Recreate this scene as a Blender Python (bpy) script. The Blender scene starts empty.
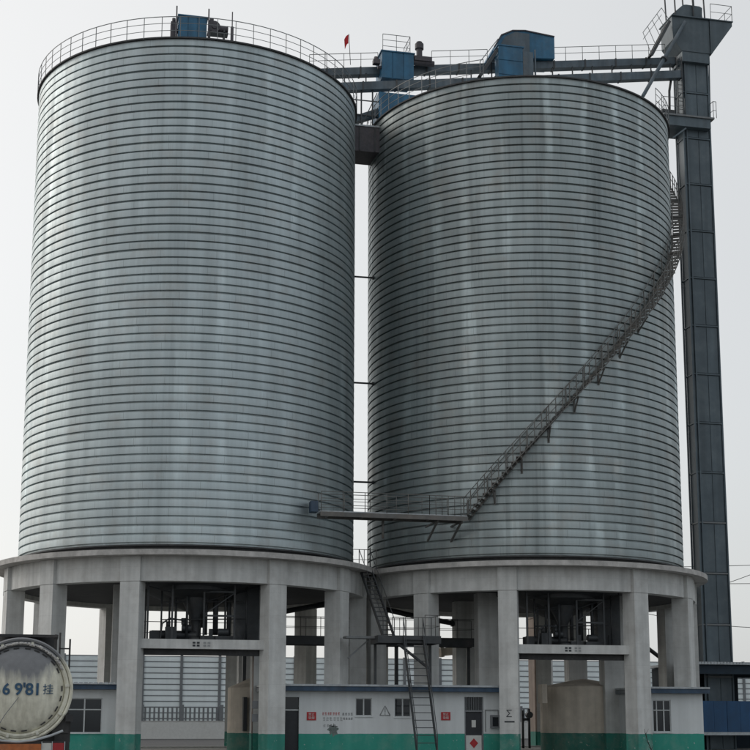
import bpy, math, random
import numpy as np
from mathutils import Vector, Matrix
R_ = math.radians
sin, cos, pi = math.sin, math.cos, math.pi
rnd = random.Random(7)
sc = bpy.context.scene
C = sc.collection

# ------------------------------------------------------------------ camera
CAM = np.array([-18.4264, -84.8113, 1.7])
FW = np.array([0.21907576, 0.96038549, 0.17223684])
RT = np.array([0.97488512, -0.22270129, 0.0017731])
UP = np.array([-0.04006023, -0.16752269, 0.98505397])
cd = bpy.data.cameras.new('camera'); cam = bpy.data.objects.new('camera', cd); C.objects.link(cam)
cam.matrix_world = Matrix(((RT[0], UP[0], -FW[0], CAM[0]), (RT[1], UP[1], -FW[1], CAM[1]), (RT[2], UP[2], -FW[2], CAM[2]), (0, 0, 0, 1)))
cd.sensor_width = 36; cd.lens = 36*1400/750; cd.shift_y = 102.3/750; cd.clip_end = 9000; cd.clip_start = 0.1
sc.camera = cam

# ------------------------------------------------------------------ sky, sun, exposure
SUN_EL, SUN_AZ = R_(30), R_(-52)            # azimuth from +Y towards +X: left and a little behind the silos
sd = Vector((sin(SUN_AZ)*cos(SUN_EL), cos(SUN_AZ)*cos(SUN_EL), sin(SUN_EL)))
w = bpy.data.worlds.new("World"); sc.world = w; w.use_nodes = True
nt = w.node_tree; nt.nodes.clear()
def nd(t, k, **kw):
    n = t.nodes.new(k)
    for a, b in kw.items(): setattr(n, a, b)
    return n
out = nd(nt, 'ShaderNodeOutputWorld')
sky = nd(nt, 'ShaderNodeTexSky', sky_type='NISHITA', sun_disc=False, sun_elevation=SUN_EL, sun_rotation=SUN_AZ, air_density=1.2, dust_density=2.5, ozone_density=1.0)
hs = nd(nt, 'ShaderNodeHueSaturation'); hs.inputs['Saturation'].default_value = .35; nt.links.new(sky.outputs[0], hs.inputs['Color'])
bg1 = nd(nt, 'ShaderNodeBackground'); bg1.inputs[1].default_value = .05; nt.links.new(hs.outputs[0], bg1.inputs[0])
# the even white veil of the hazy air, brighter towards the veiled sun
tc = nd(nt, 'ShaderNodeTexCoord')
dt = nd(nt, 'ShaderNodeVectorMath', operation='DOT_PRODUCT'); nt.links.new(tc.outputs['Generated'], dt.inputs[0]); dt.inputs[1].default_value = sd
mr = nd(nt, 'ShaderNodeMapRange'); nt.links.new(dt.outputs['Value'], mr.inputs[0])
mr.inputs[1].default_value = -1; mr.inputs[2].default_value = 1
pw = nd(nt, 'ShaderNodeMath', operation='POWER'); nt.links.new(mr.outputs[0], pw.inputs[0]); pw.inputs[1].default_value = 1.4
rp = nd(nt, 'ShaderNodeValToRGB'); nt.links.new(pw.outputs[0], rp.inputs[0])
rp.color_ramp.elements[0].color = (.32, .36, .395, 1); rp.color_ramp.elements[1].color = (.70, .685, .66, 1)
bg2 = nd(nt, 'ShaderNodeBackground'); hz = nd(nt, 'ShaderNodeTexNoise'); hz.inputs['Scale'].default_value = 1.6; hz.inputs['Detail'].default_value = 4; nt.links.new(tc.outputs['Generated'], hz.inputs[0])
hm = nd(nt, 'ShaderNodeMapRange'); nt.links.new(hz.outputs[0], hm.inputs[0]); hm.inputs[1].default_value = .3; hm.inputs[2].default_value = .7; hm.inputs[3].default_value = .965; hm.inputs[4].default_value = 1.035
hv = nd(nt, 'ShaderNodeVectorMath', operation='SCALE'); nt.links.new(rp.outputs[0], hv.inputs[0]); nt.links.new(hm.outputs[0], hv.inputs['Scale']); nt.links.new(hv.outputs[0], bg2.inputs[0]); bg2.inputs[1].default_value = 1.0
ad = nd(nt, 'ShaderNodeAddShader'); nt.links.new(bg1.outputs[0], ad.inputs[0]); nt.links.new(bg2.outputs[0], ad.inputs[1]); nt.links.new(ad.outputs[0], out.inputs[0])
ld = bpy.data.lights.new('sun', 'SUN'); ld.energy = .5; ld.angle = R_(25); ld.color = (1, .93, .85)
sun = bpy.data.objects.new('sun', ld); C.objects.link(sun); sun.rotation_euler = sd.to_track_quat('Z', 'Y').to_euler()
sc.view_settings.view_transform = 'Standard'; sc.view_settings.look = 'None'; sc.view_settings.exposure = 0; sc.view_settings.gamma = 1
sc.render.engine = 'CYCLES'; sc.cycles.max_bounces = 6

# ------------------------------------------------------------------ placing helpers
def ray(x, y): return FW + RT*(x-375)/1400 + UP*(477.3-y)/1400
def P(x, y, V):
    d = ray(x, y); return CAM + d*((V-CAM[1])/d[1])
def PZ(x, y, Z):
    d = ray(x, y); return CAM + d*((Z-CAM[2])/d[2])
SL, SR = -10.675, 10.675

# ------------------------------------------------------------------ materials
def mat(name, col, rough=.7, metal=0., var=.12, scale=1.5, bump=.0, bscale=20, streak=0., dust=0., dustcol=(.5,.48,.44), spec=.5, band=None, rnd_obj=0., lift=0.):
    m = bpy.data.materials.new(name); m.use_nodes = True; t = m.node_tree; b = t.nodes['Principled BSDF']; L = t.links.new
    b.inputs['Roughness'].default_value = rough; b.inputs['Metallic'].default_value = metal; b.inputs['Specular IOR Level'].default_value = spec
    g = nd(t, 'ShaderNodeNewGeometry'); pos = g.outputs['Position']
    n1 = nd(t, 'ShaderNodeTexNoise'); n1.inputs['Scale'].default_value = scale; n1.inputs['Detail'].default_value = 6; n1.inputs['Roughness'].default_value = .65; L(pos, n1.inputs[0])
    mp = nd(t, 'ShaderNodeMapRange'); L(n1.outputs[0], mp.inputs[0]); mp.inputs[1].default_value = .3; mp.inputs[2].default_value = .7
    mp.inputs[3].default_value = 1-var; mp.inputs[4].default_value = 1+var
    val = mp.outputs[0]
    def mul(a, bb):
        q = nd(t, 'ShaderNodeMath', operation='MULTIPLY'); L(a, q.inputs[0]); L(bb, q.inputs[1]); return q.outputs[0]
    if streak:
        vm = nd(t, 'ShaderNodeVectorMath', operation='MULTIPLY'); L(pos, vm.inputs[0]); vm.inputs[1].default_value = (2.2, 2.2, .12)
        n2 = nd(t, 'ShaderNodeTexNoise'); n2.inputs['Scale'].default_value = 1; n2.inputs['Detail'].default_value = 5; L(vm.outputs[0], n2.inputs[0])
        q = nd(t, 'ShaderNodeMapRange'); L(n2.outputs[0], q.inputs[0]); q.inputs[1].default_value = .3; q.inputs[2].default_value = .68; q.inputs[3].default_value = 1-streak; q.inputs[4].default_value = 1+streak*.5
        val = mul(val, q.outputs[0])
    if lift:                                   # faint formwork lifts and rows of tie holes
        sx0 = nd(t, 'ShaderNodeSeparateXYZ'); L(pos, sx0.inputs[0])
        dv = nd(t, 'ShaderNodeMath', operation='MULTIPLY'); L(sx0.outputs['Z'], dv.inputs[0]); dv.inputs[1].default_value = 1/lift
        fr = nd(t, 'ShaderNodeMath', operation='FRACT'); L(dv.outputs[0], fr.inputs[0])
        lt0 = nd(t, 'ShaderNodeMath', operation='LESS_THAN'); L(fr.outputs[0], lt0.inputs[0]); lt0.inputs[1].default_value = .022
        q = nd(t, 'ShaderNodeMapRange'); L(lt0.outputs[0], q.inputs[0]); q.inputs[3].default_value = 1; q.inputs[4].default_value = .92
        val = mul(val, q.outputs[0])
        fl = nd(t, 'ShaderNodeMath', operation='FLOOR'); L(dv.outputs[0], fl.inputs[0])
        wn = nd(t, 'ShaderNodeTexWhiteNoise', noise_dimensions='1D'); L(fl.outputs[0], wn.inputs['W'])
        q = nd(t, 'ShaderNodeMapRange'); L(wn.outputs['Value'], q.inputs[0]); q.inputs[3].default_value = .98; q.inputs[4].default_value = 1.02
        val = mul(val, q.outputs[0])
    if rnd_obj:
        oi = nd(t, 'ShaderNodeObjectInfo'); q = nd(t, 'ShaderNodeMapRange'); L(oi.outputs['Random'], q.inputs[0]); q.inputs[3].default_value = 1-rnd_obj; q.inputs[4].default_value = 1+rnd_obj
        val = mul(val, q.outputs[0])
    base = nd(t, 'ShaderNodeRGB'); base.outputs[0].default_value = (*col, 1); cc = base.outputs[0]
    if band:                                   # a painted band at the foot of walls and columns
        sx = nd(t, 'ShaderNodeSeparateXYZ'); L(pos, sx.inputs[0])
        nb = nd(t, 'ShaderNodeTexNoise'); nb.inputs['Scale'].default_value = 3; L(pos, nb.inputs[0])
        a1 = nd(t, 'ShaderNodeMath', operation='MULTIPLY_ADD'); L(nb.outputs[0], a1.inputs[0]); a1.inputs[1].default_value = .04; L(sx.outputs['Z'], a1.inputs[2])
        lt = nd(t, 'ShaderNodeMath', operation='LESS_THAN'); L(a1.outputs[0], lt.inputs[0]); lt.inputs[1].default_value = 1.09
        # chips in the paint
        nc = nd(t, 'ShaderNodeTexNoise'); nc.inputs['Scale'].default_value = 5; nc.inputs['Detail'].default_value = 8; L(pos, nc.inputs[0])
        gt = nd(t, 'ShaderNodeMapRange'); L(nc.outputs[0], gt.inputs[0]); gt.inputs[1].default_value = .66; gt.inputs[2].default_value = .70; gt.inputs[3].default_value = 1; gt.inputs[4].default_value = .55
        mx = nd(t, 'ShaderNodeMix', data_type='RGBA'); L(mul(lt.outputs[0], gt.outputs[0]), mx.inputs[0]); L(cc, mx.inputs[6]); mx.inputs[7].default_value = (*band, 1); cc = mx.outputs[2]
    if dust:
        n3 = nd(t, 'ShaderNodeTexNoise'); n3.inputs['Scale'].default_value = .8; n3.inputs['Detail'].default_value = 8; n3.inputs['Roughness'].default_value = .7; L(pos, n3.inputs[0])
        q = nd(t, 'ShaderNodeMapRange'); L(n3.outputs[0], q.inputs[0]); q.inputs[1].default_value = .48; q.inputs[2].default_value = .72; q.inputs[3].default_value = 0; q.inputs[4].default_value = dust
        mx = nd(t, 'ShaderNodeMix', data_type='RGBA'); L(q.outputs[0], mx.inputs[0]); L(cc, mx.inputs[6]); mx.inputs[7].default_value = (*dustcol, 1); cc = mx.outputs[2]
    vs = nd(t, 'ShaderNodeVectorMath', operation='SCALE'); L(cc, vs.inputs[0]); L(val, vs.inputs['Scale']); L(vs.outputs[0], b.inputs['Base Color'])
    if bump:
        n4 = nd(t, 'ShaderNodeTexNoise'); n4.inputs['Scale'].default_value = bscale; n4.inputs['Detail'].default_value = 4; L(pos, n4.inputs[0])
        bp = nd(t, 'ShaderNodeBump'); bp.inputs['Strength'].default_value = bump; bp.inputs['Distance'].default_value = .02; L(n4.outputs[0], bp.inputs['Height']); L(bp.outputs[0], b.inputs['Normal'])
    return m

def steel_wall_material(nm, amp, col):
    m = bpy.data.materials.new(nm); m.use_nodes = True; t = m.node_tree; b = t.nodes['Principled BSDF']; L = t.links.new
    tco = nd(t, 'ShaderNodeTexCoord'); g = nd(t, 'ShaderNodeNewGeometry')
    oi = nd(t, 'ShaderNodeObjectInfo')
    sx = nd(t, 'ShaderNodeSeparateXYZ'); L(tco.outputs['Object'], sx.inputs[0])
    at = nd(t, 'ShaderNodeMath', operation='ARCTAN2'); L(sx.outputs['Y'], at.inputs[0]); L(sx.outputs['X'], at.inputs[1])
    sz = nd(t, 'ShaderNodeSeparateXYZ'); L(g.outputs['Position'], sz.inputs[0])
    # long vertical runs, wandering only a little from hoop to hoop (oil-canning reflections put into the colour, and wash marks)
    def vn(asc, zsc, detail, seed):
        cv = nd(t, 'ShaderNodeCombineXYZ')
        a = nd(t, 'ShaderNodeMath', operation='MULTIPLY'); L(at.outputs[0], a.inputs[0]); a.inputs[1].default_value = asc
        z = nd(t, 'ShaderNodeMath', operation='MULTIPLY'); L(sz.outputs['Z'], z.inputs[0]); z.inputs[1].default_value = zsc
        px = nd(t, 'ShaderNodeMath', operation='MULTIPLY_ADD'); L(sz.outputs['X'], px.inputs[0]); px.inputs[1].default_value = .0; px.inputs[2].default_value = seed
        L(a.outputs[0], cv.inputs[0]); L(z.outputs[0], cv.inputs[1]); L(px.outputs[0], cv.inputs[2])
        n = nd(t, 'ShaderNodeTexNoise'); n.inputs['Scale'].default_value = 1; n.inputs['Detail'].default_value = detail; n.inputs['Roughness'].default_value = .6; L(cv.outputs[0], n.inputs[0]); return n.outputs[0]
    def rng(v, a, bb, c, d):
        q = nd(t, 'ShaderNodeMapRange'); L(v, q.inputs[0]); q.inputs[1].default_value = a; q.inputs[2].default_value = bb; q.inputs[3].default_value = c; q.inputs[4].default_value = d; return q.outputs[0]
    def mul(a, bb):
        q = nd(t, 'ShaderNodeMath', operation='MULTIPLY'); L(a, q.inputs[0]); L(bb, q.inputs[1]); return q.outputs[0]
    per = nd(t, 'ShaderNodeMath', operation='MULTIPLY_ADD'); L(at.outputs[0], per.inputs[0]); per.inputs[1].default_value = 27.0
    wob = nd(t, 'ShaderNodeMath', operation='MULTIPLY'); L(vn(5, .05, 2, 4.2), wob.inputs[0]); wob.inputs[1].default_value = 9.0; L(wob.outputs[0], per.inputs[2])
    sn = nd(t, 'ShaderNodeMath', operation='SINE'); L(per.outputs[0], sn.inputs[0])
    pk = rng(sn.outputs[0], .35, 1.0, 0.0, 1.0)
    gate = rng(vn(4, .09, 4, 9.1), .42, .62, 0.0, .30*amp)
    gate = mul(gate, rng(oi.outputs['Random'], 0, 1, .35, 1.9))
    st1 = nd(t, 'ShaderNodeMath', operation='MULTIPLY_ADD'); L(pk, st1.inputs[0]); L(gate, st1.inputs[1]); st1.inputs[2].default_value = 1.0  # light bands: sky reflected by the sheet facets, put into the colour
    v = mul(rng(vn(5, .04, 3, 1.3), .32, .68, 1-.10-.08*amp, 1.10), st1.outputs[0])
    v = mul(v, rng(vn(60, .25, 4, 2.2), .3, .7, .95, 1.05))
    # dark washed runs
    v = mul(v, rng(vn(16, .035, 4, 5.5), .30, .46, 1-.22*amp, 1.0))
    # patches per hoop piece: sheets a few metres long with their own tone
    cv = nd(t, 'ShaderNodeCombineXYZ')
    a = nd(t, 'ShaderNodeMath', operation='MULTIPLY_ADD'); L(at.outputs[0], a.inputs[0]); a.inputs[1].default_value = 3.2
    rr = nd(t, 'ShaderNodeMath', operation='MULTIPLY'); L(oi.outputs['Random'], rr.inputs[0]); rr.inputs[1].default_value = 30
    L(rr.outputs[0], a.inputs[2]); fl = nd(t, 'ShaderNodeMath', operation='FLOOR'); L(a.outputs[0], fl.inputs[0])
    L(fl.outputs[0], cv.inputs[0]); L(oi.outputs['Random'], cv.inputs[1])
    wn = nd(t, 'ShaderNodeTexWhiteNoise', noise_dimensions='2D'); L(cv.outputs[0], wn.inputs['Vector'])
    v = mul(v, rng(wn.outputs['Value'], 0, 1, .985, 1.015)); v = mul(v, rng(oi.outputs['Random'], 0, 1, .97, 1.03))
    fr = nd(t, 'ShaderNodeMath', operation='FRACT'); L(a.outputs[0], fr.inputs[0])      # butt joints between the sheets of a hoop
    jn = nd(t, 'ShaderNodeMath', operation='LESS_THAN'); L(fr.outputs[0], jn.inputs[0]); jn.inputs[1].default_value = .008
    v = mul(v, rng(jn.outputs[0], 0, 1, 1, .72))
    n5 = nd(t, 'ShaderNodeTexNoise'); n5.inputs['Scale'].default_value = .16; n5.inputs['Detail'].default_value = 5; L(g.outputs['Position'], n5.inputs[0])
    v = mul(v, rng(n5.outputs[0], .3, .7, 1-.06-.08*amp, 1.05+.05*amp))
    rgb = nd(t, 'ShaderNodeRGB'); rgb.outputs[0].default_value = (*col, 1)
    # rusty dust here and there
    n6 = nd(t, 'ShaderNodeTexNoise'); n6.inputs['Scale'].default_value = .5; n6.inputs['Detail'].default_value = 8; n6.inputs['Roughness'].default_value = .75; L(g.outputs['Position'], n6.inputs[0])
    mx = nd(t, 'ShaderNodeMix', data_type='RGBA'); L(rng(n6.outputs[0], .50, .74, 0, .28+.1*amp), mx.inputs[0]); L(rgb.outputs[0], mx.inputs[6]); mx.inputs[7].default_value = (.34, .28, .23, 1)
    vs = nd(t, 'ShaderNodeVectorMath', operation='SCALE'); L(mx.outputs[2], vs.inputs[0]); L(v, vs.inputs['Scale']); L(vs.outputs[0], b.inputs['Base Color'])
    b.inputs['Metallic'].default_value = .7
    L(rng(vn(14, .1, 4, 3.1), .3, .7, .42, .60), b.inputs['Roughness'])
    return m
M = dict(
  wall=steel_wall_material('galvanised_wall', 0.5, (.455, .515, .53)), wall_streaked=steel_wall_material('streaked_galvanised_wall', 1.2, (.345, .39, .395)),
  skirt=mat('dark_skirt_steel', (.05, .052, .055), .7, var=.3, scale=3, dust=.3, dustcol=(.14,.13,.12)),  # near-black tone for base skirt, roof rim, floor slab and soffit beam
  conc=mat('painted_concrete', (.60, .605, .59), .85, var=.10, scale=1.2, streak=.20, bump=.25, dust=.4, dustcol=(.38,.355,.33), band=(.04, .24, .19), lift=1.22),
  slab=mat('slab_concrete', (.50, .485, .465), .9, var=.2, scale=1.3, streak=.15, bump=.3, dust=.6, dustcol=(.2,.19,.18)),
  house=mat('house_render', (.66, .685, .69), .85, var=.06, scale=.8, streak=.10, bump=.15, dust=.25, dustcol=(.34,.33,.31), band=(.04, .31, .24)),
  beige=mat('beige_concrete', (.66, .59, .50), .9, var=.12, scale=1.0, streak=.18, bump=.3, dust=.3, dustcol=(.40,.34,.28), band=(.05, .19, .15)),
  brown=mat('brown_concrete', (.23, .19, .165), .9, var=.15, scale=1.2, streak=.2, bump=.3, band=(.04, .16, .13)),  # brown tone for the rear piers and the riser pipe
  dark=mat('dark_painted_steel', (.045, .05, .055), .5, metal=.1, var=.25, scale=2, dust=.35, dustcol=(.13,.115,.10)),
  stair=mat('weathered_stair_steel', (.125, .125, .12), .6, metal=.1, var=.25, scale=2, dust=.5, dustcol=(.20,.16,.13)),
  rail=mat('galvanised_tube', (.17, .18, .185), .5, metal=.3, var=.15, scale=4, dust=.3, dustcol=(.2,.15,.11)),
  blue=mat('blue_machine_paint', (.023, .12, .22), .5, var=.18, scale=1.5, streak=.25, dust=.35, dustcol=(.12,.17,.20)),
  tower=mat('slate_painted_steel', (.088, .118, .138), .5, metal=.1, var=.14, scale=.8, streak=.22, dust=.3, dustcol=(.16,.175,.18), rnd_obj=.10),
  conv=mat('slate_conveyor_paint', (.085, .115, .14), .5, metal=.1, var=.2, scale=1.2, streak=.3, dust=.5, dustcol=(.18,.175,.17)),
  motor=mat('grimy_motor', (.06, .055, .065), .55, var=.3, scale=6, dust=.4, dustcol=(.14,.11,.10)),
  roofedge=mat('galvanised_roof_edge', (.42, .45, .47), .5, metal=.2, var=.2, scale=5, dust=.5, dustcol=(.25,.25,.24)),
  navy=mat('blue_fascia', (.035, .07, .12), .6, var=.25, scale=2, streak=.3, dust=.5, dustcol=(.10,.11,.13)),
  roofsheet=mat('roof_sheet', (.2, .22, .24), .6, var=.2, scale=2),
  glass=mat('dark_glass', (.012, .016, .02), .08, var=.1, spec=.6),
  alu=mat('pale_window_frame', (.5, .52, .52), .5, var=.08, scale=5),
  blackdoor=mat('dark_door', (.02, .022, .028), .5, var=.2, scale=3),
  red=mat('faded_red_sign', (.42, .025, .03), .6, var=.15, scale=6),
  redcloth=mat('red_cloth', (.5, .02, .025), .8, var=.1, scale=6),
  white=mat('white_paint', (.62, .62, .60), .6, var=.08, scale=4, dust=.3),
  ink=mat('dark_lettering', (.04, .045, .05), .8, var=.25, scale=8),
  greyink=mat('grey_lettering', (.30, .31, .31), .8, var=.25, scale=8),
  grime=mat('oily_grime', (.16, .19, .18), .9, var=.35, scale=6),
  slat=mat('pale_barrier_sheet', (.72, .76, .78), .6, var=.1, scale=.7, streak=.12, rnd_obj=.05),
  post=mat('grey_steel_post', (.18, .19, .2), .6, var=.15, scale=3),
  ground=mat('concrete_yard', (.20, .195, .185), .95, var=.18, scale=.5, bump=.3, dust=.5, dustcol=(.2,.19,.17)),
  asphalt=mat('asphalt', (.055, .056, .058), .9, var=.2, scale=2, bump=.5, bscale=60, dust=.3, dustcol=(.11,.105,.10)),
  shedblue=mat('shed_blue_sheet', (.008, .06, .15), .5, var=.15, scale=1.5, streak=.2),
  sheddark=mat('shed_dark_wall', (.008, .022, .038), .7, var=.3, scale=2),
  tank=None,
  chassis=mat('black_chassis', (.02, .02, .022), .5, var=.3, scale=8, dust=.5, dustcol=(.1,.09,.08)),
  tyre=mat('tyre_rubber', (.02, .02, .02), .9, var=.3, scale=12, dust=.5, dustcol=(.09,.08,.07)),
  orange=mat('orange_reflector_board', (.42, .12, .03), .5, var=.25, scale=8, dust=.5, dustcol=(.2,.13,.09)),
  lampred=mat('tail_lamp_red', (.35, .02, .025), .25, var=.1, scale=9),
  lampwhite=mat('tail_lamp_clear', (.55, .55, .52), .3, var=.1, scale=9),
  tyremud=mat('mud', (.2, .17, .14), .9),
  blueink=mat('blue_stencil_paint', (.035, .09, .16), .7, var=.3, scale=12, dust=.4, dustcol=(.25,.28,.26)),
  bark=mat('twig_bark', (.03, .025, .02), .9),
  wire=mat('black_cable', (.03, .03, .03), .6),
  tile=mat('dark_hills', (.1, .11, .1), .9),
)
def tank_material():
    m = bpy.data.materials.new('dusty_tank_shell'); m.use_nodes = True; t = m.node_tree; b = t.nodes['Principled BSDF']; L = t.links.new
    tco = nd(t, 'ShaderNodeTexCoord'); o = tco.outputs['Object']
    n = nd(t, 'ShaderNodeTexNoise'); n.inputs['Scale'].default_value = 1.0; n.inputs['Detail'].default_value = 8; n.inputs['Roughness'].default_value = .6
    vm0 = nd(t, 'ShaderNodeVectorMath', operation='MULTIPLY'); L(o, vm0.inputs[0]); vm0.inputs[1].default_value = (5.5, 5.5, .9); L(vm0.outputs[0], n.inputs[0])
    r = nd(t, 'ShaderNodeValToRGB'); L(n.outputs[0], r.inputs[0]); e = r.color_ramp.elements
    e[0].position = .3; e[0].color = (.50, .48, .39, 1); e[1].position = .62; e[1].color = (.78, .76, .64, 1)
    # grey cement dust lying over the upper half, ending in runs
    vm = nd(t, 'ShaderNodeVectorMath', operation='MULTIPLY'); L(o, vm.inputs[0]); vm.inputs[1].default_value = (7, 7, 1.0)
    n2 = nd(t, 'ShaderNodeTexNoise'); n2.inputs['Scale'].default_value = 1; n2.inputs['Detail'].default_value = 7; L(vm.outputs[0], n2.inputs[0])
    sx = nd(t, 'ShaderNodeSeparateXYZ'); L(o, sx.inputs[0])
    x2 = nd(t, 'ShaderNodeMath', operation='POWER'); ab = nd(t, 'ShaderNodeMath', operation='ABSOLUTE'); L(sx.outputs['X'], ab.inputs[0]); L(ab.outputs[0], x2.inputs[0]); x2.inputs[1].default_value = 2.5
    s1 = nd(t, 'ShaderNodeMath', operation='MULTIPLY_ADD'); L(x2.outputs[0], s1.inputs[0]); s1.inputs[1].default_value = -.45; L(sx.outputs['Z'], s1.inputs[2])
    s2 = nd(t, 'ShaderNodeMath', operation='MULTIPLY_ADD'); L(n2.outputs[0], s2.inputs[0]); s2.inputs[1].default_value = .9; L(s1.outputs[0], s2.inputs[2])
    q = nd(t, 'ShaderNodeMapRange'); L(s2.outputs[0], q.inputs[0]); q.inputs[1].default_value = .46; q.inputs[2].default_value = .86
    mx = nd(t, 'ShaderNodeMix', data_type='RGBA'); L(q.outputs[0], mx.inputs[0]); L(r.outputs[0], mx.inputs[6]); mx.inputs[7].default_value = (.20, .205, .215, 1)
    n3 = nd(t, 'ShaderNodeTexNoise'); n3.inputs['Scale'].default_value = 9; n3.inputs['Detail'].default_value = 6; L(o, n3.inputs[0])
    q2 = nd(t, 'ShaderNodeMapRange'); L(n3.outputs[0], q2.inputs[0]); q2.inputs[1].default_value = .3; q2.inputs[2].default_value = .7; q2.inputs[3].default_value = .9; q2.inputs[4].default_value = 1.08
    vs = nd(t, 'ShaderNodeVectorMath', operation='SCALE'); L(mx.outputs[2], vs.inputs[0]); L(q2.outputs[0], vs.inputs['Scale']); L(vs.outputs[0], b.inputs['Base Color'])
    b.inputs['Roughness'].default_value = .62
    bp = nd(t, 'ShaderNodeBump'); bp.inputs['Strength'].default_value = .4; bp.inputs['Distance'].default_value = .01; L(n3.outputs[0], bp.inputs['Height']); L(bp.outputs[0], b.inputs['Normal'])
    return m
M['tank'] = tank_material()
t = M['slat'].node_tree                       # translucency added to brighten the backlit sheets
tl = nd(t, 'ShaderNodeBsdfTranslucent'); tl.inputs[0].default_value = (.75, .8, .82, 1); mxs = nd(t, 'ShaderNodeMixShader'); mxs.inputs[0].default_value = .6
t.links.new(t.nodes['Principled BSDF'].outputs[0], mxs.inputs[1]); t.links.new(tl.outputs[0], mxs.inputs[2]); t.links.new(mxs.outputs[0], t.nodes['Material Output'].inputs[0])

# ------------------------------------------------------------------ mesh builder
class MB:
    def __init__(s): s.v = []; s.f = []; s.sm = []
    def add(s, vs, fs, smooth=False):
        n = len(s.v); s.v += [tuple(map(float, p)) for p in vs]; s.f += [tuple(i+n for i in f) for f in fs]; s.sm += [smooth]*len(fs); return s
    def box(s, x0, x1, y0, y1, z0, z1):
        return s.add([(x0,y0,z0),(x1,y0,z0),(x1,y1,z0),(x0,y1,z0),(x0,y0,z1),(x1,y0,z1),(x1,y1,z1),(x0,y1,z1)],
                     [(0,3,2,1),(4,5,6,7),(0,1,5,4),(1,2,6,5),(2,3,7,6),(3,0,4,7)])
    def bar(s, p, q, w, h, upv=(0,0,1)):
        p = Vector(p); q = Vector(q); d = (q-p).normalized(); u = Vector(upv)
        if abs(d.dot(u)) > .98: u = Vector((0,1,0))
        a = d.cross(u).normalized()*w/2; b = a.cross(d).normalized()*h/2
        vs = [p-a-b, p+a-b, p+a+b, p-a+b, q-a-b, q+a-b, q+a+b, q-a+b]
        return s.add(vs, [(0,1,2,3),(7,6,5,4),(0,4,5,1),(1,5,6,2),(2,6,7,3),(3,7,4,0)])
    def tube(s, p, q, r, n=8, r2=None, cap=True):
        p = Vector(p); q = Vector(q); d = (q-p).normalized(); u = Vector((0,0,1)) if abs(d.z) < .95 else Vector((1,0,0))
        a = d.cross(u).normalized(); b = d.cross(a); r2 = r if r2 is None else r2
        vs = [p+(a*cos(2*pi*i/n)+b*sin(2*pi*i/n))*r for i in range(n)]+[q+(a*cos(2*pi*i/n)+b*sin(2*pi*i/n))*r2 for i in range(n)]
        s.add(vs, [(i, (i+1) % n, n+(i+1) % n, n+i) for i in range(n)], True)
        if cap: s.add(vs[:n], [tuple(range(n))[::-1]]); s.add(vs[n:], [tuple(range(n))])
        return s
    def path(s, pts, r, n=6):
        for a, b in zip(pts[:-1], pts[1:]): s.tube(a, b, r, n, cap=False)
        return s
    def lathe(s, prof, n=96, a0=0, a1=2*pi, cx=0, cy=0, closed=True, smooth=True):
        m = len(prof); full = abs(a1-a0-2*pi) < 1e-6; k = n if full else n+1; vs = []
        for i in range(k):
            a = a0+(a1-a0)*i/n
            for r, z in prof: vs.append((cx+r*sin(a), cy-r*cos(a), z))
        fs = []
        for i in range(n):
            j = (i+1) % k
            for c in range(m if closed else m-1):
                e = (c+1) % m; fs.append((i*m+c, j*m+c, j*m+e, i*m+e))
        s.add(vs, fs, smooth)
        if closed and not full: s.add(vs[:m], [tuple(range(m))]); s.add(vs[-m:], [tuple(range(m))[::-1]])
        return s
    def prism(s, poly, y0, y1):        # polygon in x-z, extruded along y
        n = len(poly); vs = [(x, y0, z) for x, z in poly]+[(x, y1, z) for x, z in poly]
        return s.add(vs, [tuple(range(n)), tuple(range(2*n-1, n-1, -1))]+[(i, n+i, n+(i+1) % n, (i+1) % n) for i in range(n)])
    def mesh(s, name, m, sharp=35):
        me = bpy.data.meshes.new(name); me.from_pydata(s.v, [], s.f); me.materials.append(m)
        me.polygons.foreach_set('use_smooth', s.sm)
        import bmesh
        b = bmesh.new(); b.from_mesh(me)
        if any(s.sm):
            bmesh.ops.remove_doubles(b, verts=b.verts, dist=1e-5)
        bmesh.ops.recalc_face_normals(b, faces=b.faces)
        if any(s.sm):
            for e in b.edges:
                if len(e.link_faces) == 2 and e.calc_face_angle(0) > R_(sharp): e.smooth = False
        b.to_mesh(me); b.free(); return me
    def build(s, name, m, parent=None, **k):
        o = bpy.data.objects.new(name, s.mesh(name, m, **k)); C.objects.link(o)
        if parent is not None:
            o.parent = parent; q = parent
            off = Vector((0,0,0))
            while q is not None: off += q.location; q = q.parent
            if not s_local[0]: o.location = -off
        return o
s_local = [False]      # True: vertices are given in the parent's own frame
def thing(name, label, cat, loc=(0,0,0), group=None, rz=0):
    o = bpy.data.objects.new(name, None); C.objects.link(o); o.location = loc; o.rotation_euler = (0, 0, rz); o.empty_display_size = .3
    tag(o, label, cat, group); return o
def tag(o, label, cat, group=None):
    o['label'] = label; o['category'] = cat
    if group: o['group'] = group
    return o
def kind(o, k): o['kind'] = k; return o
def place(name, me, parent, loc=(0,0,0), rz=0, label=None):
    o = bpy.data.objects.new(name, me); C.objects.link(o); o.parent = parent; o.location = loc; o.rotation_euler = (0, 0, rz)
    if label: o['label'] = label
    return o
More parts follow.
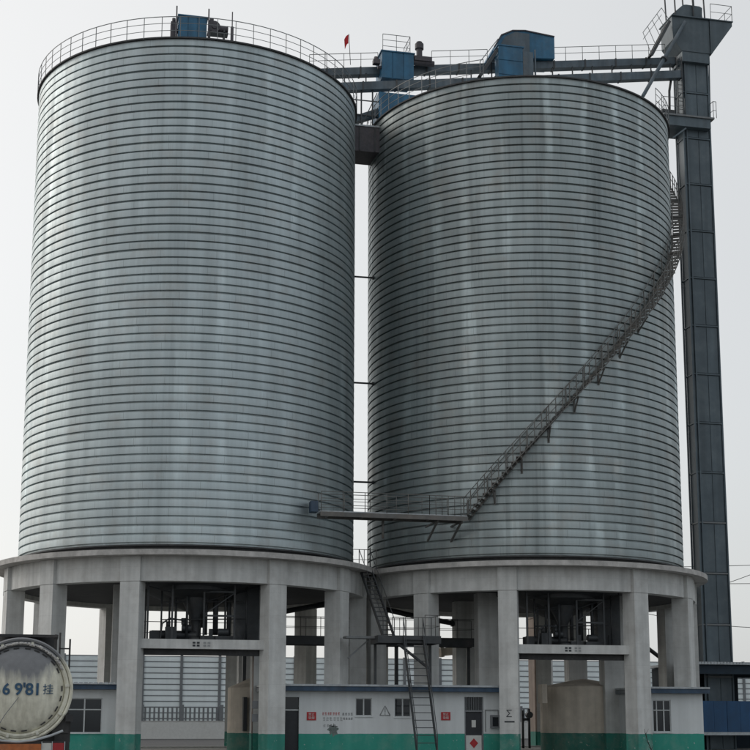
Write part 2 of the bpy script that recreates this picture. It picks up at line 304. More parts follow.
def text(name, body, size, m, loc, rot, parent=None, ext=.004, bold=0.0):
    cu = bpy.data.curves.new(name, 'FONT'); cu.body = body; cu.size = size; cu.extrude = ext; cu.offset = bold; cu.align_x = 'CENTER'; cu.align_y = 'CENTER'; cu.resolution_u = 3
    o = bpy.data.objects.new(name, cu); C.objects.link(o)
    bpy.context.view_layer.update(); dg = bpy.context.evaluated_depsgraph_get(); me = bpy.data.meshes.new_from_object(o.evaluated_get(dg)); bpy.data.objects.remove(o)
    me.materials.clear(); me.materials.append(m); o = bpy.data.objects.new(name, me); C.objects.link(o)
    o.rotation_euler = rot
    if parent is not None:
        o.parent = parent; off = Vector((0,0,0)); q = parent
        while q is not None: off += q.location; q = q.parent
        o.location = Vector(loc)-off
    else: o.location = loc
    return o

# ------------------------------------------------------------------ ground
g = MB().add([(-4000,-4000,0),(4000,-4000,0),(4000,4000,0),(-4000,4000,0)], [(0,1,2,3)]).build('ground', M['ground']); kind(g, 'structure')
g = MB().add([(-400,9,.004),(400,9,.004),(400,59.3,.004),(-400,59.3,.004)], [(0,1,2,3)]).build('road', M['asphalt']); kind(g, 'structure')
g = MB().box(-400,400,8.6,8.98,0,.12).build('kerb', M['white']); kind(g, 'structure')
g = MB().add([(-400,-40,.004),(400,-40,.004),(400,-16,.004),(-400,-16,.004)], [(0,1,2,3)]).build('yard_road', M['asphalt']); kind(g, 'structure')

# ------------------------------------------------------------------ silos
ZB, ZT, NH = 11.08, 40.10, 60
H = (ZT-ZB)/NH
# one folded wall hoop: a convex sheet between two recessed seams
hp = [(9.85,0),(9.85,.106),(10.0,.11),(10.003,H*.3),(10.005,H*.55),(10.003,H*.85),(9.998,H-.003),(9.85,H),(9.83,H),(9.83,0)]
HOOP = MB().lathe(hp, 128).mesh('wall_hoop', M['wall'], sharp=28)
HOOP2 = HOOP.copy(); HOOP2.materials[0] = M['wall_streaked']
POST = MB().box(-.017,.017,-.017,.017,0,1.32).mesh('post', M['rail'])
def column_mesh():
    m = MB(); m.box(-.53,.53,-.5,.5,0,8.99); m.box(-.545,.545,-.515,.5,9.02,10.34); m.box(-.5,.5,-.46,.46,8.99,9.02); return m.mesh('column', M['conc'])
COL = column_mesh()
INCOL = MB().box(-.62,.62,-.45,.45,0,9.3).mesh('inner_column', M['conc'])
BACKANG = [21.5, 49.8, 77.5, 98, 126, 156]
def make_silo(cx, rot, label, rails):
    s = thing('silo', label, 'silo', (cx,0,0), 'pair of galvanised steel cement silos')
    for i in range(NH):
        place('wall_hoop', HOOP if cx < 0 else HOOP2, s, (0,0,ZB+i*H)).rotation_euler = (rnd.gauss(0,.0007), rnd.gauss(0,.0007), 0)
    s_local[0] = True
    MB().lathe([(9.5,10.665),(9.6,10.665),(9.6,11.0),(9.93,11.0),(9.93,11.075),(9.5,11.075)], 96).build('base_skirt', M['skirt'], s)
    MB().lathe([(10.12,ZT+.005),(10.12,ZT+.09),(9.7,ZT+.09),(9.7,ZT+.005)], 128).build('roof_rim', M['skirt'], s)
    MB().lathe([(9.7,ZT+.03),(.8,41.9),(.8,42.05),(0.01,42.05)], 64, closed=False).build('roof', M['wall'], s)
    MB().lathe([(8.2,10.35),(11.42,10.35),(11.42,10.64),(9.99,10.66),(8.2,10.66)], 96).build('ring_slab', M['slab'], s, sharp=25)
    angs = [R_(sg*a+rot) for sg in (-1, 1) for a in BACKANG]; angs.sort()
    for a in angs:
        place('column', COL, s, (10.3*sin(a), -10.3*cos(a), 0), rz=a)
    for i, a in enumerate(angs):
        b = angs[(i+1) % 12]; b = b+2*pi if b < a else b
        h = .54/10.4
        MB().lathe([(9.85,9.04),(10.62,9.04),(10.62,10.348),(9.85,10.348)], 10, a+h, b-h).build('ring_beam', M['conc'], s, sharp=25)
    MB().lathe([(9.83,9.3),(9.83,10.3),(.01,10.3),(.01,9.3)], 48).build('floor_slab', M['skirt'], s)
    for x, y in ((-3.95,-4.5),(3.95,-4.5),(-3.6,1.5),(3.95,1.5)):
        place('inner_column', INCOL, s, (x, y, 0))
    # discharge hopper and its pipework
    MB().lathe([(3.6,9.29),(3.6,9.1),(.45,7.7),(.45,6.9),(.3,6.9),(.3,9.28)], 32, cx=0, cy=-6.6+.6).build('discharge_hopper', M['dark'], s)
    # bay beam over the truck passage
    s_local[0] = False
    b = bpy.data.objects.new('bay_beam', MB().box(-3.3,3.3,-9.75,-9.35,5.52,6.02).mesh('bay_beam', M['conc'])); C.objects.link(b); b.parent = s; b.rotation_euler.z = R_(rot)
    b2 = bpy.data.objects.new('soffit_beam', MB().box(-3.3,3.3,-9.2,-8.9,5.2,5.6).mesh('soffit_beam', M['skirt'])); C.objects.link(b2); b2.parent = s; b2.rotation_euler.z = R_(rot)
    for k, x0 in enumerate((-.55, .02)):
        for i in range(2):
            for j in range(2):
                m = MB().box(x0+.22*i, x0+.15+.22*i, -9.762, -9.752, 5.64+.15*j, 5.74+.15*j)
                q = bpy.data.objects.new('stencilled_character', m.mesh('stencilled_character', M['ink' if k == 0 else 'greyink'])); C.objects.link(q); q.parent = b
    s_local[0] = True
    # guard rail round the roof
    ra0, ra1 = (0, 2*pi) if rails else (R_(42), R_(330))
    gr = MB().lathe([(10.08,ZT+1.30),(10.115,ZT+1.30),(10.115,ZT+1.335),(10.08,ZT+1.335)], 96, ra0, ra1).build('guard_rail', M['rail'], s)
    for z in (.46, .90): MB().lathe([(10.08,ZT+z),(10.105,ZT+z),(10.105,ZT+z+.025),(10.08,ZT+z+.025)], 96, ra0, ra1).build('mid_rail', M['rail'], gr)
    for i in range(60):
        a = 2*pi*i/60
        if not ra0-.01 <= a <= ra1+.01: continue
        place('rail_post', POST, gr, (10.1*sin(a), -10.1*cos(a), ZT), rz=a)
    s_local[0] = False
    return s
siloL = make_silo(SL, 0, 'left galvanised steel silo without any stairs, on a ring of concrete columns', True)
siloR = make_silo(SR, -2.4, 'right galvanised steel silo wrapped by the rising outside staircase, next to the dark elevator tower', False)

# ------------------------------------------------------------------ spiral staircase on the right silo
def cyl_pt(a, r, z, cx=SR): return (cx+r*sin(a), -r*cos(a), z)
st = thing('spiral_staircase', 'long dark steel staircase curving up the outside of the right silo wall', 'staircase', (SR+10.9*sin(R_(-37)), -10.9*cos(R_(-37)), 13.2))
A0, A1, SL_ = R_(-37), R_(93), .199*180/pi
z_of = lambda a: 13.25+(a-A0)*SL_
N = 88
TREAD = MB(); TREAD.box(-.13,.13,-.36,.37,-.015,.02); TREAD.box(-.13,-.10,-.36,.37,-.13,-.015); TREAD = TREAD.mesh('tread', M['stair'])
sloc = Vector(st.location)
for i in range(N):
    a = A0+(A1-A0)*(i+.5)/N
    place('tread', TREAD, st, Vector(cyl_pt(a, 10.45, z_of(a)))-sloc, rz=a)
for r in (10.09, 10.81):
    pts = [cyl_pt(A0+(A1-A0)*i/90, r, z_of(A0+(A1-A0)*i/90)-.08) for i in range(91)]
    m = MB()
    for p, q in zip(pts[:-1], pts[1:]): m.bar(p, q, .05, .13 if r < 10.5 else .05)
    m.build('stringer', M['stair'], st)
for r in (10.81,10.1):
  for dz in ((1.1, .58) if r > 10.5 else (1.1,)):
    m = MB().path([cyl_pt(A0+(A1-A0)*i/90, r, z_of(A0+(A1-A0)*i/90)+dz) for i in range(91)], .022, 6)
    m.build('hand_rail', M['stair'], st)
BAL = MB().box(-.025,.025,-.025,.025,-.05,1.1).mesh('baluster', M['stair'])
for i in range(0, 60):
    a = A0+(A1-A0)*i/59
    place('baluster', BAL, st, Vector(cyl_pt(a, 10.81, z_of(a)))-sloc, rz=a)
    if i % 3 == 0: place('baluster', BAL, st, Vector(cyl_pt(a, 10.1, z_of(a)))-sloc, rz=a)
for a in range(-28, 92, 9):
    a = R_(a); m = MB().bar(cyl_pt(a, 10.0, z_of(a)-1.0), cyl_pt(a, 10.75, z_of(a)-.2), .07, .07).bar(cyl_pt(a, 10.0, z_of(a)-.22), cyl_pt(a, 10.82, z_of(a)-.22), .07, .07)
    m.bar(cyl_pt(a, 10.02, z_of(a)-1.05), cyl_pt(a, 10.02, z_of(a)-.2), .12, .05)
    m.build('wall_bracket', M['stair'], st)

# ------------------------------------------------------------------ bridge between the silos
def railing(parent, pts, h=1.1, step=1.2, mats='stair', mids=(.55,), r=.022):
    o = MB().path([(x, y, z+h) for x, y, z in pts], r).build('hand_rail', M[mats], parent)
    for k in mids: MB().path([(x, y, z+h*k/1.0 if k > 1 else z+k) for x, y, z in pts], r*.8).build('mid_rail', M[mats], parent)
    for p, q in zip(pts[:-1], pts[1:]):
        p = Vector(p); q = Vector(q); n = max(1, round((q-p).length/step))
        for i in range(n+1):
            c = p.lerp(q, i/n); MB().tube(c, c+Vector((0,0,h)), r, 5).build('rail_post', M[mats], parent)
br = thing('footbridge', 'dark steel footbridge with handrails crossing the gap low between the two silo walls', 'footbridge', (-.2,-8.9,13.1))
MB().box(-4.35,4.1,-9.55,-8.6,13.16,13.22).build('deck', M['roofedge'], br)
for y in (-9.58,-8.57): MB().box(-4.35,4.12,y-.05,y+.05,12.9,13.155).build('edge_beam', M['stair'], br)
for x in (-3.9,-1.9,0,1.9,3.7): MB().box(x-.05,x+.05,-9.5,-8.65,12.92,13.14).build('cross_beam', M['stair'], br)
railing(br, [(-4.3,-9.55,13.2),(1.9,-9.55,13.2)], 1.1, 1.25, mids=(.35,.72))
railing(br, [(-4.3,-8.62,13.2),(3.2,-8.62,13.2)], 1.1, 1.5, mids=(.35,.72))
railing(br, [(1.9,-9.55,13.2),(4.1,-9.55,13.2)], 1.1, .35, mids=(.35,.72))
MB().tube((-.65,-8.9,12.9),(-.65,-8.9,11.85),.07,8).build('hanger', M['stair'], br)
for x in (2.4,3.8): MB().bar((x,-7.2,12.0),(x,-9.4,12.88),.1,.1).bar((x,-6.8,12.88),(x,-9.5,12.88),.09,.09).build('bracket', M['stair'], br)
b = MB().box(-4.75,-4.35,-8.9,-8.2,13.24,13.85).build('control_box', M['navy']); tag(b, 'small dark blue control box at the left end of the low footbridge', 'control box')
# tie pipes across the gap
for k, (y, vv, lab) in enumerate(((277,-.5,'thin dark tie pipe crossing the gap at mid height of the silos'),(383,-.5,'thin dark tie pipe crossing the gap a third of the way up the silos'),(482,-.5,'thin dark tie pipe crossing the gap just above the low footbridge'))):
    z = P(361, y, vv)[2]; m = MB().tube((-.72,vv,z),(.72,vv,z),.06,8).tube((-.7,vv,z),(-.6,vv,z),.12,8).tube((.6,vv,z),(.7,vv,z),.12,8)
    tag(m.build('tie_pipe', M['dark']), lab, 'pipe')
# transfer duct block near the top of the gap
zt, zb = P(364,129,-1)[2], P(364,155,-1)[2]
t = thing('transfer_duct', 'dark rusty duct box bridging the gap between the silo tops', 'duct', (0,-1,zb))
MB().box(-2.2,2.2,-1.6,.6,zb,zt-.1).build('duct_body', M['motor'], t)
MB().box(-2.25,2.25,-1.66,.66,zt-.1,zt).build('top_flange', M['roofedge'], t)
for x in (-.5,.5): MB().box(x-.04,x+.04,-1.66,-1.6,zb+.04,zt-.12).build('stiffener', M['dark'], t)

# ------------------------------------------------------------------ rooftop conveyor: casing above, girder below, rising to the tower
cs = thing('conveyor', 'long slate blue conveyor gallery running over both silo tops into the elevator tower', 'conveyor', (-10.7,0,42))
V0 = 0.
ends = lambda A, B: (lambda x: A[2]+(B[2]-A[2])*(x-A[0])/(B[0]-A[0]))
zc = ends(P(318,68.5,-.3), P(660,57.5,-.3)); zcb = ends(P(318,79.5,.3), P(660,68.0,.3))
zl_t = ends(P(340,82.5,-1.1), P(655,71.0,-1.1)); zl_b = ends(P(345,93.5,-.6), P(655,81.5,-.6))
X0, X1 = -9.2, 22.4
n = 14
def sloped_box(xa, xb, ya, yb, zb, zt):
    m = MB(); return m.add([(xa,ya,zb(xa)),(xb,ya,zb(xb)),(xb,yb,zb(xb)),(xa,yb,zb(xa)),(xa,ya,zt(xa)),(xb,ya,zt(xb)),(xb,yb,zt(xb)),(xa,yb,zt(xa))],
                 [(0,3,2,1),(4,5,6,7),(0,1,5,4),(1,2,6,5),(2,3,7,6),(3,0,4,7)])
for i in range(n):                                         # casing sections with flanges
    a = X0+(X1-X0)*i/n; b = X0+(X1-X0)*(i+1)/n
    c = sloped_box(a+.03, b-.03, -.3, .3, zcb, zc).build('casing_section', M['conv'], cs)
    sloped_box(b-.05, b+.05, -.34, .34, lambda x: zcb(x)-.03, lambda x: zc(x)+.04).build('flange', M['dark'], c)
    c = sloped_box(a+.03, b-.03, -1.1, -.6, zl_b, zl_t).build('lower_casing_section', M['conv'], cs)
    sloped_box(b-.05, b+.05, -1.14, -.56, lambda x: zl_b(x)-.03, lambda x: zl_t(x)+.03).build('flange', M['dark'], c)
for i in range(22):
    x = X0+.7+i*1.45; MB().box(x-.04,x+.04,-.98,-.2,zl_t(x)-.02,zl_t(x)+.06).box(x-.035,x+.035,-.3,-.22,zl_t(x)+.06,zcb(x)+.05).build('support_block', M['dark'], cs)
# walkway rail above the casing
railing(cs, [(-3.6,-.28,zc(-3.6)),(1.0,-.28,zc(1.0))], 1.0, 1.2, 'rail')
railing(cs, [(4.7,-.28,zc(4.7)),(8.6,-.28,zc(8.6))], 1.0, 1.2, 'rail')
railing(cs, [(13.0,-.28,zc(13.0)),(21.6,-.28,zc(21.6))], 1.0, 1.25, 'rail')
# legs to the roofs
for x in (-8.8,-6.0,6,9.5,13.5,16.5): MB().tube((x,-.6,40.4),(x,-.6,zl_b(x)+.02),.08,6).build('leg', M['dark'], cs)
# small inclined chute from the middle hopper to the left silo
p, q = P(356,120,-.5), P(381,112,-.5)
m = MB().bar(p-(q-p)*.6, q, .6, .42); tag(m.build('chute', M['conv']), 'short sloping chute from the blue hopper down to the left silo top', 'chute')

# ------------------------------------------------------------------ rooftop machines
def panel_box(parent, name, x0, x1, y0, y1, z0, z1, m, nx=2, nz=2, gap=.03, d=.03):
    body = MB().box(x0+.03,x1-.03,y0+.03,y1-.03,z0,z1-.02).build(name, M[m], parent)
    for i in range(nx):
        for j in range(nz):
            a = x0+(x1-x0)*i/nx; b = x0+(x1-x0)*(i+1)/nx; c = z0+(z1-z0)*j/nz; e = z0+(z1-z0)*(j+1)/nz
            MB().box(a+gap,b-gap,y0-d+.025,y0+.029,c+gap,e-gap).build('panel', M[m], body)
    MB().box(x0-.05,x1+.05,y0-.06,y1+.05,z1-.02,z1+.06).build('lid', M[m], body)
    return body
# left silo: blue dust collector
a, b = P(178.7,15,-.9), P(206.9,41,-.9)
d = thing('dust_collector', 'blue dust collector box in the middle of the left silo roof', 'dust collector', ((a[0]+b[0])/2,0,41.9))
panel_box(d, 'casing', a[0], b[0], -.9, .9, 42.1, a[2], 'blue', 3, 2)
for x, yy in ((177,6),(209,9)):
    p = P(x, yy, -1.1); MB().tube((p[0],-1.1,42.2),(p[0],-1.1,p[2]),.05,6).build('vent_pole', M['motor'], d)
p = P(174,20,-.3); q = P(174,39,-.3)
MB().box(p[0]-.2,p[0]+.22,-.5,.1,42.2,p[2]-.2).tube((p[0],-.2,p[2]-.2),(p[0],-.2,p[2]+.15),.12,8).tube((p[0]+.2,-.2,p[2]-.7),(p[0]+.5,-.2,p[2]-.7),.16,8).build('valve', M['motor'], d)
p = P(232.5,12,-1.1); m = MB().tube((p[0],-1.1,42.),(p[0],-1.1,p[2]),.04,6).tube((p[0],-1.1,42.),(p[0],-1.1,P(232,27,-1.1)[2]),.1,8); tag(m.build('lightning_rod', M['motor']), 'slim dark rod standing right of the blower on the left silo roof', 'lightning rod')
def blower(name, label, x, y, V, w=.9, h=1.0, zbase=42.2):
    p = P(x, y, V); t = thing(name, label, 'blower', (p[0], V, zbase))
    MB().tube((p[0],V-.25,p[2]),(p[0],V+.25,p[2]),w*.45,20).tube((p[0],V-.32,p[2]),(p[0],V-.25,p[2]),w*.2,12).build('fan_housing', M['motor'], t)
    MB().tube((p[0]+w*.3,V,p[2]-.05),(p[0]+w*.95,V,p[2]-.05),w*.26,14).tube((p[0]+w*.95,V,p[2]-.05),(p[0]+w*1.05,V,p[2]-.05),w*.3,14).build('motor', M['motor'], t)
    MB().box(p[0]-w*.35,p[0]-w*.05,V-.2,V+.2,p[2]+w*.2,p[2]+w*.62).build('outlet', M['motor'], t)
    m = MB()
    for dx in (-.35,.75): m.box(p[0]+w*dx-.05,p[0]+w*dx+.05,V-.3,V+.3,zbase,p[2]-w*.2)
    m.box(p[0]-w*.5,p[0]+w*1.05,V-.3,V+.3,p[2]-w*.55,p[2]-w*.45)
    m.build('frame', M['dark'], t); return t
blower('blower', 'dark blower with motor beside the blue dust collector on the left silo roof', 214, 28, -.8, .85)
# middle: blue transfer station over the gap
a, b = P(381.5,51,-.9), P(414,69,-.9)
d = thing('transfer_station', 'blue transfer box standing over the gap between the silos with a railing on top', 'transfer station', ((a[0]+b[0])/2,0,41))
panel_box(d, 'upper_box', a[0], b[0], -.95, .9, zc(2)-1.2, a[2], 'blue', 3, 1)
zl = zt+.02
a2, b2 = P(379,93,-1.05), P(413,93,-1.05)
hop = MB().box(a2[0],b2[0]+.5,-1.05,1.0,zl+.1,a2[2]+.1).build('hopper', M['blue'], d)
for k in (.33,.66): MB().box(a2[0]+(b2[0]-a2[0])*k-.03,a2[0]+(b2[0]-a2[0])*k+.03,-1.09,-1.05,zl+.15,a2[2]+.05).build('rib', M['blue'], hop)
railing(d, [(a[0]+.1,-.85,a[2]),(b[0]-.25,-.85,a[2]),(b[0]-.25,.8,a[2])], 1.25, 1.0, 'rail', mids=(.42,.85))
for x in (a2[0]-1.15,a2[0]-.4):
    MB().bar((x,-.9,zl),(x,-.9,zl_b(x)+.02),.09,.09).build('support_post', M['dark'], d)
for z in (zl+1.0, zl+2.0): MB().bar((a2[0]-1.9,-.9,z),(a2[0],-.9,z),.06,.06).build('support_rail', M['dark'], d)
MB().bar((a2[0]-1.15,-.92,zl+.2),(a2[0]-.1,-.92,zl+2.6),.06,.06).build('brace', M['dark'], d)
p = P(420,46,-.7); p2 = P(424,66,-.7)
t = thing('gear_motor', 'upright dark gear motor at the right side of the blue transfer box', 'motor', (p[0],-.7,zc(p[0])))
MB().tube((p[0]-.05,-.7,p2[2]+.4),(p[0]-.05,-.7,p[2]-.25),.20,14).tube((p[0]-.05,-.7,p[2]-.25),(p[0]-.05,-.7,p[2]+.12),.29,14).tube((p[0]-.05,-.7,p[2]+.12),(p[0]-.05,-.7,p[2]+.25),.2,14).build('motor', M['motor'], t)
MB().box(p[0]-.45,p[0]+.75,-1.0,-.4,zc(p[0])+.02,p2[2]+.55).tube((p[0]-.6,-.7,p2[2]+.2),(p[0]+.95,-.7,p2[2]+.2),.2,12).build('gearbox', M['motor'], t)
p = P(376,60,-.7)
m = MB().tube((p[0],-.7,zc(p[0])),(p[0],-.7,p[2]+.2),.14,10).box(p[0]-.2,p[0]+.25,-.9,-.5,p[2]-.3,p[2]+.0).tube((p[0]+.1,-.7,p[2]-.5),(p[0]+.5,-.7,p[2]-.5),.12,8); tag(m.build('limit_switch', M['motor']), 'small dark drive unit at the left side of the blue transfer box', 'drive unit')
# right silo: blue filter box and the hooded duct behind it
a, b = P(498,45,-1.6), P(523.5,78,-1.6)
d = thing('filter_box', 'bright blue filter box on the right silo roof in front of the hooded duct', 'filter', ((a[0]+b[0])/2,-1,41.5))
panel_box(d, 'casing', a[0], b[0], -1.6, -.75, 42.2, a[2], 'blue', 1, 4)
p = P(530,45,-1.2); q = P(534,78,-1.2)
MB().box(b[0]+.02,b[0]+.75,-1.5,-.8,42.2,P(529,52,-1.5)[2]).tube((b[0]+.95,-1.3,42.2),(b[0]+.95,-1.3,P(535,50,-1.3)[2]),.06,6).build('side_duct', M['conv'], d)
a, b = P(519,36.5,.2), P(550.5,60,.2)
d = thing('hooded_duct', 'large blue hooded duct with a curved top over the conveyor on the right silo', 'hood', (b[0]-2,.7,43))
x1 = b[0]; xs = x1-3.1
poly = [(xs-1.6,zc(xs)+.05),(x1,zc(x1)+.02),(x1,a[2]-.18),(x1-2.1,a[2]+.02),(xs+.1,a[2]-.08),(xs-.7,a[2]-.5),(xs-1.2,a[2]-1.4)]
MB().prism([(x, z) for x, z in poly[:]], -.62, 1.5).build('hood_shell', M['blue'], d)
MB().prism([(xs-1.25,zc(xs)+.1),(xs+1.3,zc(xs)+.1),(xs+1.3,a[2]-.2),(xs+.3,a[2]-.16),(xs-.45,a[2]-.6)], -.66, -.622).build('grey_side_sheet', M['conv'], d)
for i in range(2, 6):
    p, q = poly[i], poly[(i+1) % 7]; MB().bar((p[0],-.64,p[1]),(q[0],-.64,q[1]),.1,.08).build('edge_strip', M['motor'], d)
# little access stair up to the hood
p, q = P(478,79,-1.0), P(496,52,-1.0)
t = thing('access_stair', 'short dark stair rising to the left side of the blue filter box', 'staircase', (p[0],-1,p[2]))
for y in (-1.5,-.8): MB().bar((p[0],y,p[2]),(q[0],y,q[2]),.06,.2).build('stringer', M['dark'], t)
for i in range(10):
    c = p+(q-p)*(i+.5)/10; MB().box(c[0]-.12,c[0]+.12,-1.48,-.82,c[2]-.02,c[2]+.02).build('tread', M['dark'], t)
MB().path([(p[0],-1.5,p[2]+1.0),(q[0],-1.5,q[2]+.7)],.03).path([(p[0],-1.5,p[2]),(p[0],-1.5,p[2]+1.0)],.03).build('hand_rail', M['rail'], t)
m = MB()
# flag on the conveyor walkway
fp = P(361-11.5,64,-.7); 
p = P(350.5,64,-.7); q = P(348.8,34,-.7)
t = thing('flag', 'small red flag drooping from a thin pole above the conveyor between the silos', 'flag', (p[0],-.7,zc(p[0])))
MB().tube((p[0],-.7,zc(p[0])),(q[0],-.7,q[2]),.022,6).build('pole', M['dark'], t)
fl = MB(); vs = []; nx, nz = 6, 8
for i in range(nx+1):
    for j in range(nz+1):
        u, v = i/nx, j/nz
        vs.append((q[0]-.02-.30*u*(1-.25*v), -.7+.07*sin(5*u+2*v)*u, q[2]-.05-.62*v-.42*u*u))
F = [(i*(nz+1)+j, (i+1)*(nz+1)+j, (i+1)*(nz+1)+j+1, i*(nz+1)+j+1) for i in range(nx) for j in range(nz)]
vs2 = [(x, y+.012, z) for x, y, z in vs]; k = len(vs)
F2 = [tuple(reversed([a_+k for a_ in f])) for f in F]
fl.add(vs+vs2, F+F2, True).build('cloth', M['redcloth'], t)

# ------------------------------------------------------------------ bucket elevator tower
TX0, TX1, TV0, TV1 = 22.62, 24.62, -.55, .55
tw = thing('elevator_tower', 'tall dark slate bucket elevator tower with stacked casing panels right of the right silo', 'tower', ((TX0+TX1)/2, 0, 0))
ztop = P(707,57,-.55)[2]; zj = P(715,573.5,-.55)[2]; zj2 = P(690,184,-.55)[2]; dz = (zj2-zj)/8
joints = sorted([zj+dz*k for k in range(-3, 14) if .3 < zj+dz*k < ztop+2.2])
joints = [0.0]+joints
for a, b in zip(joints[:-1], joints[1:]):
    s = MB().box(TX0+.08,TX1-.02,TV0+.03,TV1,a+.03,b-.03).build('casing_section', M['tower'], tw)
    xm = (TX0+TX1)/2+.12
    MB().box(TX0+.34,xm-.03,TV0-.01,TV0+.028,a+.10,b-.10).build('front_panel', M['tower'], s)
    MB().box(xm+.03,TX1-.10,TV0-.01,TV0+.028,a+.10,b-.10).build('front_panel', M['tower'], s)
    MB().box(TX0+.30,TX1+.05,TV0-.07,TV1+.04,b-.045,b+.045).box(TX0+.02,TX0+.30,TV0-.05,TV1+.04,b-.035,b+.035).build('flange', M['rail' if b < 17 else 'tower'], s)
for x, y in ((TX0+.02,TV0-.02),(TX0+.26,TV0-.04),(TX1,TV0-.03),(TX0,TV1)): MB().box(x-.05,x+.05,y-.05,y+.05,0,ztop).build('corner_post', M['tower'], tw)
zh = joints[-1]
zp = P(725,21,-1.1)[2]
hx0, hx1 = P(672,24,-.95)[0], P(709,24,-.95)[0]
zs = P(672,48,-.95)[2]
MB().box(TX0-.02,TX1+.05,-.9,.9,zh-1.2,zs+.02).build('upper_casing', M['tower'], tw)
hc = MB().prism([(TX0-.05,zs-.1),(TX1+.1,zs-.1),(hx1-.02,zs+.6),(hx1,zp-.02),(hx0,zp-.02),(hx0+.05,zs+.7)], -.95, .95).build('head_casing', M['tower'], tw)
xr = P(733,21,-1.1)[0]; zg = P(708,55,-1.0)[2]
MB().prism([(hx1+.02,zp-.03),(xr-.05,zp-.03),(xr-.05,zp-.3),(TX1+.1,zg),(TX1+.1,zs-.12),(hx1+.02,zs+.6)], -1.02, -.96).build('gusset_plate', M['tower'], tw)
MB().prism([(hx1+.02,zp-.03),(xr-.05,zp-.03),(xr-.05,zp-.3),(TX1+.1,zg),(TX1+.1,zs-.12),(hx1+.02,zs+.6)], .96, 1.02).build('gusset_plate', M['tower'], tw)
MB().bar((TX1+.12,0,zg+.05),(xr-.1,0,zp-.3),1.9,.05,(0,0,1)).build('soffit_plate', M['tower'], tw)
MB().box(hx0-.05,xr,-1.1,1.1,zp-.018,zp+.05).build('top_deck', M['tower'], tw)
zc1 = P(690,5,-.65)[2]; ca, cb = P(683,5,-.65)[0], P(702,5,-.65)[0]
MB().prism([(hx0+.02,zp+.052),(hx0+.12,zp+.25),(ca,zc1-.05),(ca+.25,zc1),(cb-.2,zc1-.02),(cb,zc1-.12),(hx1-.35,zp+.5),(hx1-.3,zp+.052)], -.65, .65).build('head_cowl', M['tower'], tw)
for x in (P(675,0,-.75)[0], P(693,0,-.75)[0], P(704,0,-.75)[0]):
    for y in (-.75,.75): MB().bar((x,y,zp+.05),(x-.08,y,zp+2.6),.08,.08).build('hoist_post', M['dark'], tw)
for y in (-.75,.75): MB().bar((hx0,y,zp+2.6),(hx1,y,zp+2.6),.12,.12).build('hoist_beam', M['dark'], tw)
railing(tw, [(hx1+.1,-1.05,zp+.05),(xr-.05,-1.05,zp+.05),(xr-.05,1.05,zp+.05),(hx1+.1,1.05,zp+.05)], 1.15, 1.1, 'rail')
# mid platform
z2 = P(690,115,-1.2)[2]
px0, px1 = P(664,115,-1.2)[0], P(714.5,116,-1.2)[0]
MB().box(px0,px1,-1.2,1.2,z2-.12,z2).build('platform_deck', M['rail'], tw)
MB().box(px0+.3,px1-.25,-1.1,1.1,z2-.8,z2-.121).build('platform_frame', M['tower'], tw)
MB().bar((px0+.7,-1.0,z2-1.7),(TX0,-1.0,z2-.9),.08,.1).build('platform_brace', M['tower'], tw)
railing(tw, [(TX1+.25,-1.15,z2),(px1-.05,-1.15,z2),(px1-.05,1.15,z2)], 1.2, 1.1, 'rail')
railing(tw, [(px0+.05,1.15,z2),(px0+.05,-1.15,z2),(TX0-.1,-1.15,z2)], 1.2, .8, 'rail')
railing(tw, [(px0-2.2,1.15,z2-.3),(px0+.05,1.15,z2)], 1.2, .8, 'rail')
MB().bar((TX1+.05,-.6,z2+.1),(TX1+.15,-.6,zg),.07,.07).build('side_pipe', M['tower'], tw)
# caged ladder on the left flank above the platform
lx = TX0-.45
l = MB().bar((lx,-.9,z2),(lx,-.9,z2+4.4),.06,.06).bar((lx+.35,-.9,z2),(lx+.35,-.9,z2+4.4),.06,.06).build('ladder_rails', M['dark'], tw)
for i in range(14): MB().bar((lx,-.9,z2+.2+.3*i),(lx+.35,-.9,z2+.2+.3*i),.03,.03).build('rung', M['dark'], l)
MB().tube((lx-.55,-.6,z2),(lx-.5,-.6,z2+1.9),.09,8).tube((lx-.5,-.6,z2+1.9),(lx-.3,-.6,z2+3.0),.09,8).box(lx-1.2,lx-.2,-.8,0,z2,z2+.45).build('junction_pipe', M['dark'], tw)
# spouts
p, q = P(685,22,-1.2), P(643,96,-2.2)
t = thing('spout', 'long thin spout pipe slanting from the tower head down to the right silo roof', 'pipe', (q[0],-2.2,q[2]))
MB().tube(p, q, .13, 12).build('pipe', M['conv'], t)
MB().tube(p+(q-p)*.5, p+(q-p)*.515, .24, 12).build('flange', M['dark'], t)
p, q = P(668,23,-.9), P(650,57,-.9)
t = thing('head_stair', 'steep railed stair climbing left of the tower head to its top deck', 'staircase', (q[0],-.9,q[2]))
for y in (-1.2,-.6): MB().bar((p[0],y,p[2]),(q[0],y,q[2]),.06,.2).build('stringer', M['dark'], t)
for i in range(12):
    c = p+(q-p)*(i+.5)/12; MB().box(c[0]-.1,c[0]+.1,-1.18,-.62,c[2]-.02,c[2]+.02).build('tread', M['dark'], t)
r1 = MB().path([(q[0]-.6,-1.2,q[2]+1.6),(p[0]-.6,-1.2,p[2]+.9)],.025).path([(q[0]-.6,-1.2,q[2]+1.1),(p[0]-.6,-1.2,p[2]+.4)],.02)
for k in range(5):
    c = q+(p-q)*k/4; r1.path([(c[0],-1.2,c[2]),(c[0]-.6,-1.2,c[2]+1.6-.17*k)],.02)
r1.build('hand_rail', M['rail'], t)

